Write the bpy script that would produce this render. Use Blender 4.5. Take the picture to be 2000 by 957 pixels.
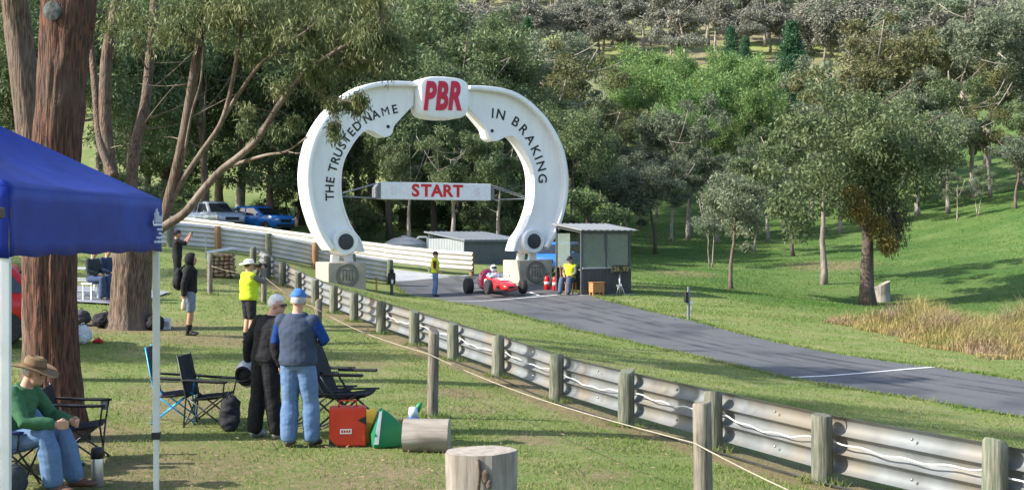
import bpy, bmesh, math, random
import numpy as np
from mathutils import Vector, Matrix, noise as mnoise
for o in list(bpy.data.objects): bpy.data.objects.remove(o)
S = bpy.context.scene
COL = S.collection
R = math.radians
# ------------------------------------------------------------------ camera, sky, sun, exposure
F, YH, CX, HC = 2600.0, 456.0, 1000.0, 2.35      # focal length and horizon in photograph pixels, eye height
cd = bpy.data.cameras.new('camera'); cam = bpy.data.objects.new('camera', cd); COL.objects.link(cam)
cam.location = (0, 0, HC); cam.rotation_euler = (R(90), 0, 0)
cd.sensor_width = 36; cd.lens = 36*F/2000; cd.shift_y = -(478.5-YH)/2000
cd.clip_end = 3000; cd.clip_start = .1
S.camera = cam
SUN_AZ, SUN_EL = -14.0, 35.0      # degrees behind the left-hand side, elevation
w = bpy.data.worlds.new('World'); S.world = w; w.use_nodes = True
nt = w.node_tree; bgn = nt.nodes['Background']
sky = nt.nodes.new('ShaderNodeTexSky'); sky.sky_type = 'NISHITA'; sky.sun_disc = False
sky.sun_elevation = R(SUN_EL); sky.sun_rotation = R(-90+SUN_AZ); sky.air_density = 1.0; sky.dust_density = 1.5
nt.links.new(sky.outputs[0], bgn.inputs[0]); bgn.inputs[1].default_value = .15
sd = Vector((-math.cos(R(SUN_AZ))*math.cos(R(SUN_EL)), math.sin(R(SUN_AZ))*math.cos(R(SUN_EL)), math.sin(R(SUN_EL))))
sl = bpy.data.lights.new('sun', 'SUN'); sl.energy = 4.2; sl.angle = R(.6); sl.color = (1, .955, .88)
so = bpy.data.objects.new('sun', sl); COL.objects.link(so); so.rotation_euler = sd.to_track_quat('Z', 'Y').to_euler()
S.view_settings.view_transform = 'Standard'; S.view_settings.look = 'None'
S.view_settings.exposure = 1.18; S.view_settings.gamma = 1
# ------------------------------------------------------------------ materials
MATS = {}
def mat(name, c1, c2=None, rough=.7, metal=0., ns=8., bump=0., bs=None, stretch=(1,1,1), spec=.4, detail=5., rnd=0., coat=0., c3=None, n3=1.5, transl=0., ramp=(.35,.65)):
    """procedural material: noise between two colours (c3: a second larger noise), bump from noise, optional per-object value jitter"""
    if name in MATS: return MATS[name]
    m = bpy.data.materials.new(name); m.use_nodes = True; t = m.node_tree; N = t.nodes; L = t.links
    p = N['Principled BSDF']; p.inputs['Roughness'].default_value = rough; p.inputs['Metallic'].default_value = metal
    p.inputs['Specular IOR Level'].default_value = spec; p.inputs['Coat Weight'].default_value = coat
    c2 = c2 or tuple(x*.82 for x in c1)
    tc = N.new('ShaderNodeTexCoord'); mp = N.new('ShaderNodeMapping'); mp.inputs['Scale'].default_value = stretch
    L.new(tc.outputs['Object'], mp.inputs[0])
    nz = N.new('ShaderNodeTexNoise'); nz.inputs['Scale'].default_value = ns; nz.inputs['Detail'].default_value = detail
    L.new(mp.outputs[0], nz.inputs[0])
    mr = N.new('ShaderNodeMapRange'); mr.inputs[1].default_value = ramp[0]; mr.inputs[2].default_value = ramp[1]; L.new(nz.outputs[0], mr.inputs[0])
    mx = N.new('ShaderNodeMix'); mx.data_type = 'RGBA'; mx.inputs[6].default_value = (*c1, 1); mx.inputs[7].default_value = (*c2, 1); L.new(mr.outputs[0], mx.inputs[0])
    out = mx.outputs[2]
    if c3:
        n2 = N.new('ShaderNodeTexNoise'); n2.inputs['Scale'].default_value = n3; n2.inputs['Detail'].default_value = 6; L.new(tc.outputs['Object'], n2.inputs[0])
        r2 = N.new('ShaderNodeMapRange'); r2.inputs[1].default_value = .48; r2.inputs[2].default_value = .68; L.new(n2.outputs[0], r2.inputs[0])
        m2 = N.new('ShaderNodeMix'); m2.data_type = 'RGBA'; L.new(r2.outputs[0], m2.inputs[0]); L.new(out, m2.inputs[6]); m2.inputs[7].default_value = (*c3, 1); out = m2.outputs[2]
    if rnd:
        oi = N.new('ShaderNodeObjectInfo'); hv = N.new('ShaderNodeHueSaturation')
        ma = N.new('ShaderNodeMapRange'); ma.inputs[3].default_value = 1-rnd; ma.inputs[4].default_value = 1+rnd; L.new(oi.outputs['Random'], ma.inputs[0])
        ma2 = N.new('ShaderNodeMapRange'); ma2.inputs[3].default_value = .5-rnd*.06; ma2.inputs[4].default_value = .5+rnd*.06
        wn = N.new('ShaderNodeMath'); wn.operation = 'MULTIPLY'; wn.inputs[1].default_value = 7.31; L.new(oi.outputs['Random'], wn.inputs[0])
        fr = N.new('ShaderNodeMath'); fr.operation = 'FRACT'; L.new(wn.outputs[0], fr.inputs[0]); L.new(fr.outputs[0], ma2.inputs[0])
        L.new(ma.outputs[0], hv.inputs['Value']); L.new(ma2.outputs[0], hv.inputs['Hue']); L.new(out, hv.inputs['Color']); out = hv.outputs[0]
    L.new(out, p.inputs['Base Color'])
    if bump:
        b = N.new('ShaderNodeBump'); b.inputs['Strength'].default_value = min(1, bump); b.inputs['Distance'].default_value = .02 if bs is None else bs
        L.new(nz.outputs[0], b.inputs['Height']); L.new(b.outputs[0], p.inputs['Normal'])
    if transl:
        tr = N.new('ShaderNodeBsdfTranslucent'); L.new(out, tr.inputs[0]); ms = N.new('ShaderNodeMixShader'); ms.inputs[0].default_value = transl
        L.new(p.outputs[0], ms.inputs[1]); L.new(tr.outputs[0], ms.inputs[2]); L.new(ms.outputs[0], N['Material Output'].inputs[0])
    MATS[name] = m
    return m
def glass(name, col=(.8,.9,.85), rough=.02, alpha=.25):
    if name in MATS: return MATS[name]
    m = bpy.data.materials.new(name); m.use_nodes = True; t = m.node_tree; N = t.nodes; L = t.links
    p = N['Principled BSDF']; p.inputs['Base Color'].default_value = (*col, 1); p.inputs['Roughness'].default_value = rough; p.inputs['Alpha'].default_value = alpha
    MATS[name] = m; return m
# ------------------------------------------------------------------ mesh builder
def nrm(v):
    v = np.asarray(v, float); l = np.linalg.norm(v); return v/l if l > 1e-12 else v
class MB:
    def __init__(s): s.v = []; s.f = []
    def add(s, vs, fs):
        b = len(s.v); s.v.extend([tuple(map(float, v)) for v in vs]); s.f.extend([tuple(i+b for i in f) for f in fs]); return s
    def box(s, c, d, rz=0., rx=0., ry=0.):
        m = Matrix.Rotation(rz, 3, 'Z') @ Matrix.Rotation(ry, 3, 'Y') @ Matrix.Rotation(rx, 3, 'X'); vs = []
        for k in range(8):
            q = m @ Vector(((-.5 if k & 1 == 0 else .5)*d[0], (-.5 if k & 2 == 0 else .5)*d[1], (-.5 if k & 4 == 0 else .5)*d[2]))
            vs.append((c[0]+q.x, c[1]+q.y, c[2]+q.z))
        return s.add(vs, [(0,2,3,1),(4,5,7,6),(0,1,5,4),(2,6,7,3),(0,4,6,2),(1,3,7,5)])
    def bar(s, a, b, wd, hg, up=(0,0,1)):
        a = np.array(a, float); b = np.array(b, float); d = nrm(b-a); x = nrm(np.cross(d, up)); y = np.cross(x, d); vs = []
        for p in (a, b):
            for i, j in ((-1,-1),(1,-1),(1,1),(-1,1)): vs.append(p+x*i*wd/2+y*j*hg/2)
        return s.add(vs, [(0,1,2,3),(7,6,5,4),(0,4,5,1),(1,5,6,2),(2,6,7,3),(3,7,4,0)])
    def tube(s, pts, r, n=8, cap=True, ell=None):
        P = [np.array(p, float) for p in pts]; m = len(P); rr = [r]*m if np.isscalar(r) else list(r); vs = []; u = None
        for i in range(m):
            d = nrm(P[min(i+1, m-1)]-P[max(i-1, 0)])
            if u is None:
                u = np.cross(d, (0,0,1)) if abs(d[2]) < .9 else np.cross(d, (0,1,0))
            u = nrm(u-d*np.dot(u, d)); v = np.cross(d, u)
            for k in range(n):
                a = 2*math.pi*k/n; vs.append(P[i]+(u*math.cos(a)+v*math.sin(a))*rr[i])
        fs = [(i*n+k, i*n+(k+1) % n, (i+1)*n+(k+1) % n, (i+1)*n+k) for i in range(m-1) for k in range(n)]
        if cap: fs += [tuple(range(n-1, -1, -1)), tuple((m-1)*n+k for k in range(n))]
        return s.add(vs, fs)
    def loft(s, rings, cap=True, closed=True):
        n = len(rings[0]); m = len(rings); vs = [p for r in rings for p in r]; kk = n if closed else n-1
        fs = [(i*n+k, i*n+(k+1) % n, (i+1)*n+(k+1) % n, (i+1)*n+k) for i in range(m-1) for k in range(kk)]
        if cap and closed: fs += [tuple(range(n-1, -1, -1)), tuple((m-1)*n+k for k in range(n))]
        return s.add(vs, fs)
    def lathe(s, prof, n=20, c=(0,0,0), axis='z', tilt=None):
        vs = []
        for r, z in prof:
            for k in range(n):
                a = 2*math.pi*k/n; x, y = r*math.cos(a), r*math.sin(a)
                q = (x, y, z) if axis == 'z' else ((z, x, y) if axis == 'x' else (x, z, y) )
                if tilt is not None: q = tilt @ Vector(q)
                vs.append((q[0]+c[0], q[1]+c[1], q[2]+c[2]))
        m = len(prof)
        fs = [(i*n+k, i*n+(k+1) % n, (i+1)*n+(k+1) % n, (i+1)*n+k) for i in range(m-1) for k in range(n)]
        if prof[0][0] > 1e-6: fs.append(tuple(range(n-1, -1, -1)))
        if prof[-1][0] > 1e-6: fs.append(tuple((m-1)*n+k for k in range(n)))
        return s.add(vs, fs)
    def ball(s, c, r, n=12, m=8, rot=None):
        r = (r, r, r) if np.isscalar(r) else r; vs = []
        for i in range(m+1):
            t = math.pi*i/m
            for k in range(n):
                a = 2*math.pi*k/n; q = Vector((r[0]*math.sin(t)*math.cos(a), r[1]*math.sin(t)*math.sin(a), r[2]*math.cos(t)))
                if rot is not None: q = rot @ q
                vs.append((c[0]+q.x, c[1]+q.y, c[2]+q.z))
        fs = [(i*n+k, (i+1)*n+k, (i+1)*n+(k+1) % n, i*n+(k+1) % n) for i in range(m) for k in range(n)]
        return s.add(vs, fs)
    def prism(s, poly, a, b, fn):
        """polygon (list of 2d points) extruded between heights a and b; fn maps (x, y, h) to 3d"""
        n = len(poly); vs = [fn(x, y, a) for x, y in poly]+[fn(x, y, b) for x, y in poly]
        return s.add(vs, [tuple(range(n-1, -1, -1)), tuple(range(n, 2*n))]+[(k, (k+1) % n, n+(k+1) % n, n+k) for k in range(n)])
    def mesh(s, name, m, smooth=False):
        me = bpy.data.meshes.new(name); me.from_pydata(s.v, [], s.f)
        if m: me.materials.append(m)
        bm = bmesh.new(); bm.from_mesh(me)
        bmesh.ops.remove_doubles(bm, verts=bm.verts, dist=1e-5); bmesh.ops.recalc_face_normals(bm, faces=bm.faces); bm.to_mesh(me); bm.free()
        if smooth: me.shade_smooth(); 
        if smooth == 'auto': me.set_sharp_from_angle(angle=R(38))
        return me
    def build(s, name, m, parent=None, smooth=False, bevel=0.):
        o = bpy.data.objects.new(name, s.mesh(name, m, smooth)); COL.objects.link(o)
        if parent is not None: o.parent = parent
        if bevel:
            b = o.modifiers.new('bevel', 'BEVEL'); b.width = bevel; b.segments = 2; b.limit_method = 'ANGLE'
        return o
def tag(o, label=None, cat=None, group=None, kind=None):
    if label: o['label'] = label
    if cat: o['category'] = cat
    if group: o['group'] = group
    if kind: o['kind'] = kind
    return o
def empty(name, loc, rz=0., label=None, cat=None, group=None):
    o = bpy.data.objects.new(name, None); COL.objects.link(o); o.location = loc; o.rotation_euler = (0, 0, rz); o.empty_display_size = .2
    return tag(o, label, cat, group)
def fast_mesh(name, V, Fq, m, parent=None):
    """numpy verts (n,3) and faces (k,3|4) to one mesh object"""
    me = bpy.data.meshes.new(name); k = Fq.shape[1]
    me.vertices.add(len(V)); me.vertices.foreach_set('co', V.astype(np.float32).ravel())
    me.loops.add(Fq.size); me.loops.foreach_set('vertex_index', Fq.astype(np.int32).ravel())
    me.polygons.add(len(Fq)); me.polygons.foreach_set('loop_start', np.arange(0, Fq.size, k, dtype=np.int32))
    me.update(calc_edges=True); me.materials.append(m)
    o = bpy.data.objects.new(name, me); COL.objects.link(o)
    if parent is not None: o.parent = parent
    return o
_tc = {}
def text_mesh(ch, size, bold=0., shear=0., depth=.02):
    """one line of lettering as a mesh builder, centred on the origin in the x-z plane, facing -y"""
    key = (ch, size, bold, shear, depth)
    if key in _tc: return _tc[key]
    cu = bpy.data.curves.new('t', 'FONT'); cu.body = ch; cu.size = size; cu.shear = shear; cu.offset = bold; cu.extrude = depth/2
    cu.align_x = 'CENTER'; cu.align_y = 'CENTER'; cu.resolution_u = 4
    ob = bpy.data.objects.new('t', cu); COL.objects.link(ob); bpy.context.view_layer.update()
    me = bpy.data.meshes.new_from_object(ob.evaluated_get(bpy.context.evaluated_depsgraph_get()))
    vs = [(v.co.x, -v.co.z, v.co.y) for v in me.vertices]; fs = [tuple(p.vertices) for p in me.polygons]
    bpy.data.objects.remove(ob); bpy.data.curves.remove(cu); bpy.data.meshes.remove(me)
    _tc[key] = (vs, fs); return vs, fs
# ------------------------------------------------------------------ terrain
CP = [(0,0,0),(-6,0,.15),(6,0,-.5),(0,-25,0),(-25,-20,.6),(25,-20,-2.4),(-12,6,.3),(14,8,-1.6),
 (-2.3,14.7,0),(-3.76,16.3,0),(-1.04,17.4,-.05),(1.44,10,-.06),(-4.3,12,0),(-5.3,14.8,.05),(-2,9,0),
 (5.3,9.4,-.2),(4.2,11.6,-.2),(3.17,13.5,-.2),(1.54,17.8,-.22),(.71,20.5,-.24),(-.22,23,-.12),(-1.13,25.5,-.07),(-2.07,28,.01),(-3.03,30.5,.07),(-3.93,33,.17),(-4.7,35,.24),(-5.5,37.2,.36),(-6.3,39.3,.52),(-7.1,41.2,.72),(-7.9,43,.92),(-8.7,45,1.15),
 (-5.5,27.6,.08),(-6.7,27.5,.2),(-9.8,39,.75),(-8.6,30,.2),(-9.2,42,.98),(-13,30,.5),(-16,40,1.2),(-13,16,.3),(-20,20,.7),(-30,40,2),
 (-5.2,53.6,.26),(-7.8,53,.94),(-8.6,52.5,1.15),(-11.4,52,1.62),(-13.1,51.5,1.78),(-5.6,47.3,.42),(-4.3,45.5,.15),
 (-1.9,57.5,.5),(-5.5,60,.85),(-9.2,62,1.3),(-16.5,66,2.2),(-25,68,2.7),
 (-2.38,47.55,-.08),(2,39.5,-.55),(6.48,31.2,-1.03),(10.2,26.5,-1.3),(14,20.5,-1.65),(20,13,-2.1),
 (2.52,50.4,.08),(5.6,42.2,-.39),(10.4,32.8,-.94),(14.5,28.2,-1.2),(19,24,-1.5),(-6.1,50.8,.12),(.84,54.5,.32),(0,62,.75),
 (4.6,50,0),(2.3,49.8,.05),(12.3,35.7,-1.0),(15,42,-1.05),(20,45,-1.0),(26,38,-1),(15.7,59,-.8),(9.7,58.4,-.1),(5.7,65,.25),(10.4,90,1.5),(13,100,2),(15.4,66,-.16),(9,85,1.07),(26,90,1.95),(32,85,2.9),(24,70,.7),(21,55,-.6),(27,70,1.2),(36,85,4.1),(40,60,2.5),
 (-5,75,1.8),(-16,75,2.4),(-30,80,3.2),(0,90,2.3),(-45,100,6),(50,100,7),(-40,125,7),(0,125,5.6),(25,125,5.5),(60,130,11),(0,160,13),(-60,160,14),(70,160,17),(0,200,24),(-90,200,25),(90,200,27),(-130,300,50),(0,300,49),(130,300,51),(0,400,78),(180,400,80),(-180,400,78),(0,600,140),(270,600,140),(-270,600,140),(0,800,190),(360,800,190),(-360,800,190)]
CPa = np.array(CP, float)
def _tps_k(d2): return np.where(d2 > 0, .5*d2*np.log(np.maximum(d2, 1e-12)), 0)
_n = len(CPa); _A = np.zeros((_n+3, _n+3))
_d2 = ((CPa[:, None, :2]-CPa[None, :, :2])**2).sum(-1); _A[:_n, :_n] = _tps_k(_d2)+np.eye(_n)*.6
_A[:_n, _n] = 1; _A[:_n, _n+1:] = CPa[:, :2]; _A[_n, :_n] = 1; _A[_n+1:, :_n] = CPa[:, :2].T
_w = np.linalg.solve(_A, np.concatenate([CPa[:, 2], [0, 0, 0]]))
def Hn(x, y):
    x = np.atleast_1d(np.asarray(x, float)); y = np.atleast_1d(np.asarray(y, float)); out = np.zeros(len(x))
    for s in range(0, len(x), 20000):
        d2 = (x[s:s+20000, None]-CPa[None, :, 0])**2+(y[s:s+20000, None]-CPa[None, :, 1])**2
        out[s:s+20000] = _tps_k(d2) @ _w[:_n]+_w[_n]+_w[_n+1]*x[s:s+20000]+_w[_n+2]*y[s:s+20000]
    return out
def H(x, y): return float(Hn(x, y)[0])
def G(px, py, lo=5., hi=600.):
    """where the sight line through a photograph pixel meets the ground"""
    ys = np.concatenate([np.arange(lo, 120, .05), np.arange(120, hi, .5)]); xs = (px-CX)/F*ys; zs = HC+(YH-py)/F*ys
    d = zs-Hn(xs, ys); k = np.argmax(d <= 0) if (d <= 0).any() else len(ys)-1
    return Vector((xs[k], ys[k], H(xs[k], ys[k])))
def at(px, Y, dz=0.):
    x = (px-CX)/F*Y; return Vector((x, Y, H(x, Y)+dz))
def P(px, py, Y): return Vector(((px-CX)/F*Y, Y, HC+(YH-py)/F*Y))
# road edges in plan
def smooth_line(pts, step=.5):
    pts = np.array(pts, float); t = np.concatenate([[0], np.cumsum(np.linalg.norm(np.diff(pts, axis=0), axis=1))]); n = max(4, int(t[-1]/step)); q = np.linspace(0, t[-1], n)
    # Catmull-Rom on chord length
    out = []
    for s in q:
        i = min(np.searchsorted(t, s, side='right')-1, len(pts)-2); u = (s-t[i])/(t[i+1]-t[i])
        p0 = pts[max(i-1, 0)]; p1 = pts[i]; p2 = pts[i+1]; p3 = pts[min(i+2, len(pts)-1)]
        out.append(.5*((2*p1)+(-p0+p2)*u+(2*p0-5*p1+4*p2-p3)*u*u+(-p0+3*p1-3*p2+p3)*u**3))
    return np.array(out)
RL = [(-5.0,54.6),(-3.6,50.6),(-2.38,47.55),(2,39.5),(6.48,31.2),(10.2,26.5),(14.6,21.6),(21,15)]
RR = [(.0,60.0),(1.3,54),(2.62,50.4),(5.6,42.2),(10.4,32.8),(13.7,29.2),(18.4,25.2),(25,20)]
def resample(line, n):
    line = np.array(line); t = np.concatenate([[0], np.cumsum(np.linalg.norm(np.diff(line, axis=0), axis=1))]); q = np.linspace(0, t[-1], n)
    return np.stack([np.interp(q, t, line[:, 0]), np.interp(q, t, line[:, 1])], 1)
NR = 110
rl = resample(smooth_line(RL, .3), NR); rr = resample(smooth_line(RR, .3), NR)
apron = [(-5.0,54.6),(-5.6,56),(-9,57),(-14,56.5),(-22,58),(-30,60),(-30,67),(-24,66.3),(-16.5,64.6),(-9.2,60.8),(-5.4,59),(-2.1,57.3),(.0,60.0),(1.3,54)]
road_poly = np.concatenate([rl, rr[::-1]])
def inside(poly, x, y):
    poly = np.asarray(poly); r = np.zeros(len(x), bool); j = len(poly)-1
    for i in range(len(poly)):
        xi, yi = poly[i]; xj, yj = poly[j]
        c = ((yi > y) != (yj > y)) & (x < (xj-xi)*(y-yi)/(yj-yi+1e-12)+xi); r ^= c; j = i
    return r
def line_dist(line, x, y):
    line = np.asarray(line); d = np.full(len(x), 1e9)
    for a, b in zip(line[:-1], line[1:]):
        ab = b-a; t = np.clip(((x-a[0])*ab[0]+(y-a[1])*ab[1])/(ab @ ab), 0, 1); d = np.minimum(d, np.hypot(x-a[0]-t*ab[0], y-a[1]-t*ab[1]))
    return d
rail_pts = [(5.9,8.2),(5.05,9.9),(4.2,11.6),(3.17,13.6),(2.38,15.7),(1.54,17.9),(.68,20.4),(-.24,22.9),(-1.13,25.4),(-2.05,27.9),(-3.0,30.5),(-3.9,32.9),(-4.7,35.1),(-5.5,37.2),(-6.3,39.2),(-7.1,41.1),(-7.9,43),(-8.75,45)]
# ground sheet
Yg = np.concatenate([np.linspace(-40, 4, 30), np.linspace(4.3, 62, 240), np.linspace(62.6, 130, 75), np.geomspace(132, 900, 70)])
tg = np.linspace(-1, 1, 300); tg = np.sign(tg)*(np.abs(tg)**1.12)
GX = tg[None, :]*(14+.56*np.maximum(Yg, 0))[:, None]; GY = np.repeat(Yg[:, None], len(tg), 1)
gx, gy = GX.ravel(), GY.ravel(); gz = Hn(gx, gy)
ins = inside(road_poly, gx, gy) | inside(apron, gx, gy)
dl = np.minimum(line_dist(rl[::4], gx, gy), line_dist(rr[::4], gx, gy))
dl = np.minimum(dl, line_dist(np.array(apron+[apron[0]]), gx, gy))
core = np.where(ins, np.clip(dl/.45, 0, 1), 0)
rng = np.random.default_rng(5)
bumpz = np.array([mnoise.fractal(Vector((x*.35, y*.35, 0)), 1, 2, 4) for x, y in zip(gx, gy)])
gz2 = gz-core*.14+bumpz*.03*np.clip((gy-2)/6, 0, 1)*(1-np.clip(core*3, 0, 1))+np.clip((gy-120)/200, 0, 1)*bumpz*.5
nx_, ny_ = len(tg), len(Yg); idx = np.arange(nx_*ny_).reshape(ny_, nx_)
gf = np.stack([idx[:-1, :-1].ravel(), idx[:-1, 1:].ravel(), idx[1:, 1:].ravel(), idx[1:, :-1].ravel()], 1)
# zones of ground cover: bare soil, lush pasture, dry hillside
drail = line_dist(np.array(rail_pts), gx, gy)
soil = np.clip(1.35-drail/.5, 0, 1)*(gy > 5)*np.clip((46-gy)/4, 0, 1)
BARE = [(-6.2,27.6,1.6,.75),(-3.4,13.2,1.5,.6),(-1.2,13.4,.9,.5),(-4.6,19.5,1.3,.5),(-8.6,30,1.8,.9),(-5.2,15,1.2,.8),(-.8,20.5,.7,.6),(.2,15.6,.5,.5),(-.5,18.5,.5,.5),(-2.6,23.6,.8,.5),(-3,11.4,1.2,.45),(2.2,29,1.2,.25),(5,22,1.5,.35),(-1.4,12.3,1.3,.55),(9.2,70,2,.6),(18,76,3,.7),(6.5,52.5,.5,.5),(-2.2,10.6,1.1,.6),(-4.4,17.6,1.0,.6),(-1.6,16.2,.5,.5),(.9,13.4,.45,.5)]
for (sx, sy, sr, k) in BARE:
    soil = np.maximum(soil, k*np.clip(1.3-np.hypot((gx-sx), (gy-sy)*.8)/sr, 0, 1))
lush = np.clip((gx-(7.5-(gy-38)*.12))/3.5, 0, 1)*np.clip((gy-47)/7, 0, 1)
lush = np.maximum(lush, .8*np.clip((gy-62)/6, 0, 1)*np.clip((130-gy)/30, 0, 1))
dry = np.clip((gy-150)/90, 0, 1)
m = bpy.data.materials.new('grass_ground'); m.use_nodes = True; t = m.node_tree; N = t.nodes; L = t.links; p = N['Principled BSDF']; p.inputs['Roughness'].default_value = .9; p.inputs['Specular IOR Level'].default_value = .15
tc = N.new('ShaderNodeTexCoord')
def nz(sc, det=6, st=None, rough=.6):
    n = N.new('ShaderNodeTexNoise'); n.inputs['Scale'].default_value = sc; n.inputs['Detail'].default_value = det; n.inputs['Roughness'].default_value = rough
    if st:
        mp = N.new('ShaderNodeMapping'); mp.inputs['Scale'].default_value = st; L.new(tc.outputs['Object'], mp.inputs[0]); L.new(mp.outputs[0], n.inputs[0])
    else: L.new(tc.outputs['Object'], n.inputs[0])
    return n.outputs[0]
def rng_(o, a, b, c=0., d=1.):
    r = N.new('ShaderNodeMapRange'); r.inputs[1].default_value = a; r.inputs[2].default_value = b; r.inputs[3].default_value = c; r.inputs[4].default_value = d; L.new(o, r.inputs[0]); return r.outputs[0]
def mixc(f, a, b):
    x = N.new('ShaderNodeMix'); x.data_type = 'RGBA'
    L.new(f, x.inputs[0])
    for sck, c in ((x.inputs[6], a), (x.inputs[7], b)):
        if isinstance(c, tuple): sck.default_value = (*c, 1)
        else: L.new(c, sck)
    return x.outputs[2]
def math2(op, a, b):
    x = N.new('ShaderNodeMath'); x.operation = op
    for sck, c in ((x.inputs[0], a), (x.inputs[1], b)):
        if isinstance(c, (int, float)): sck.default_value = c
        else: L.new(c, sck)
    x.use_clamp = True; return x.outputs[0]
def attr(nm):
    a = N.new('ShaderNodeAttribute'); a.attribute_name = nm; return a.outputs['Fac']
fine = nz(9., 8); mid = nz(1.1, 5); big = nz(.22, 4); streak = nz(1.3, 6, (.45, 2.2, 1))
lawn = mixc(rng_(fine, .3, .7), (.115,.175,.04), (.20,.235,.075))
lawn = mixc(rng_(mid, .45, .72), lawn, (.26,.24,.11))
lawn = mixc(rng_(streak, .56, .74, 0, .75), lawn, (.23,.185,.11))
lawn = mixc(rng_(big, .5, .68, 0, .6), lawn, (.11,.165,.036))
lu = mixc(rng_(fine, .3, .7), (.068,.132,.03), (.118,.18,.046))
lu = mixc(rng_(streak, .45, .75), lu, (.155,.175,.062))
lu = mixc(rng_(big, .42, .6), lu, (.055,.115,.024))
dr = mixc(rng_(mid, .35, .7), (.20,.195,.105), (.26,.21,.14)); dr = mixc(rng_(nz(.05, 4), .45, .6), dr, (.24,.28,.09))
so_ = mixc(rng_(fine, .3, .7), (.15,.095,.06), (.29,.20,.135))
def soft(a, k=.5): return math2('MULTIPLY', math2('SUBTRACT', math2('ADD', attr(a), rng_(fine, .2, .8, -.0, k)), k*.5+.12), 1.5)
col = mixc(attr('lush'), lawn, lu); col = mixc(attr('dry'), col, dr); col = mixc(soft('soil', .9), col, so_)
L.new(col, p.inputs['Base Color'])
b = N.new('ShaderNodeBump'); b.inputs['Strength'].default_value = .9; b.inputs['Distance'].default_value = .05
L.new(nz(22., 6, None, .75), b.inputs['Height']); L.new(b.outputs[0], p.inputs['Normal'])
MATS['grass_ground'] = m
ground = fast_mesh('ground', np.stack([gx, gy, gz2], 1), gf, m); tag(ground, kind='structure'); ground.data.shade_smooth()
for nm, a in (('soil', soil), ('lush', lush), ('dry', dry)):
    at_ = ground.data.attributes.new(nm, 'FLOAT', 'POINT'); at_.data.foreach_set('value', a.astype(np.float32))
# road and apron
def patch(name, A, B, nc, m, dz):
    V = []
    for k in range(nc+1): V.append(A+(B-A)*k/nc)
    V = np.array(V).transpose(1, 0, 2).reshape(-1, 2); z = Hn(V[:, 0], V[:, 1])+dz; n = len(A); ii = np.arange(n*(nc+1)).reshape(n, nc+1)
    f = np.stack([ii[:-1, :-1].ravel(), ii[:-1, 1:].ravel(), ii[1:, 1:].ravel(), ii[1:, :-1].ravel()], 1)
    o = fast_mesh(name, np.column_stack([V, z]), f, m); o.data.shade_smooth(); return tag(o, kind='structure')
asph = mat('asphalt', (.084,.085,.087), (.12,.121,.122), rough=.72, ns=45, bump=.5, bs=.004, spec=.3, c3=(.058,.06,.066), n3=.5)
road = patch('road', rl, rr, 14, asph, .004)
conc = mat('pale_concrete', (.36,.37,.38), (.29,.30,.31), rough=.75, ns=3, bump=.3, bs=.004, c3=(.42,.42,.41), n3=.6)
aL = resample(np.array([(-5.0,54.6),(-5.6,56),(-9,57),(-14,56.5),(-22,58),(-30,60)]), 60); aR = resample(np.array([(-.75,59.2),(-2.1,57.4),(-5.4,59),(-9.2,60.8),(-16.5,64.6),(-24,66.3),(-30,67)]), 60)
patch('concrete_apron', aL, aR, 10, conc, .010)
rub = bpy.data.materials.new('rubbered_asphalt'); rub.use_nodes = True; t = rub.node_tree; p2 = t.nodes['Principled BSDF']; p2.inputs['Base Color'].default_value = (.03,.031,.034,1); p2.inputs['Roughness'].default_value = .6
n1 = t.nodes.new('ShaderNodeTexNoise'); n1.inputs['Scale'].default_value = .8; n1.inputs['Detail'].default_value = 8; c1 = t.nodes.new('ShaderNodeTexCoord'); m1_ = t.nodes.new('ShaderNodeMapRange'); m1_.inputs[1].default_value = .4; m1_.inputs[2].default_value = .75; m1_.inputs[4].default_value = .5
t.links.new(c1.outputs['Object'], n1.inputs[0]); t.links.new(n1.outputs[0], m1_.inputs[0]); t.links.new(m1_.outputs[0], p2.inputs['Alpha'])
for f0, wd_ in ((.30,.06),(.47,.05),(.58,.07),(.74,.05)):
    ww = np.linspace(0, 1, NR)[:, None]*0+wd_; sh = .03*np.sin(np.linspace(0, 7, NR)+f0*20)[:, None]; patch('tyre_mark', rl+(rr-rl)*(f0+sh), rl+(rr-rl)*(f0+sh+ww), 2, rub, .0075+.0004*f0)
white = mat('road_paint', (.74,.74,.72), (.55,.55,.54), rough=.6, ns=14, spec=.3)
def strip(name, a, b, wd, dz, m):
    a = np.array(a, float); b = np.array(b, float); d = nrm(b-a); q = np.array([-d[1], d[0]])*wd/2; n = 24
    A = np.array([a+(b-a)*k/(n-1)-q for k in range(n)]); B = np.array([a+(b-a)*k/(n-1)+q for k in range(n)]); return patch(name, A, B, 2, m, dz)
g1, g2 = G(872,588.5), G(1128,573.5); strip('start_line', g1[:2], g2[:2], .13, .010, white)
g1, g2 = G(1543,737), G(1823,717.5); strip('timing_line', g1[:2], g2[:2], .11, .010, white)
g1, g2 = G(1035,571), G(1052,577); strip('grid_mark', g1[:2], g2[:2], .12, .010, white)
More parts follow.
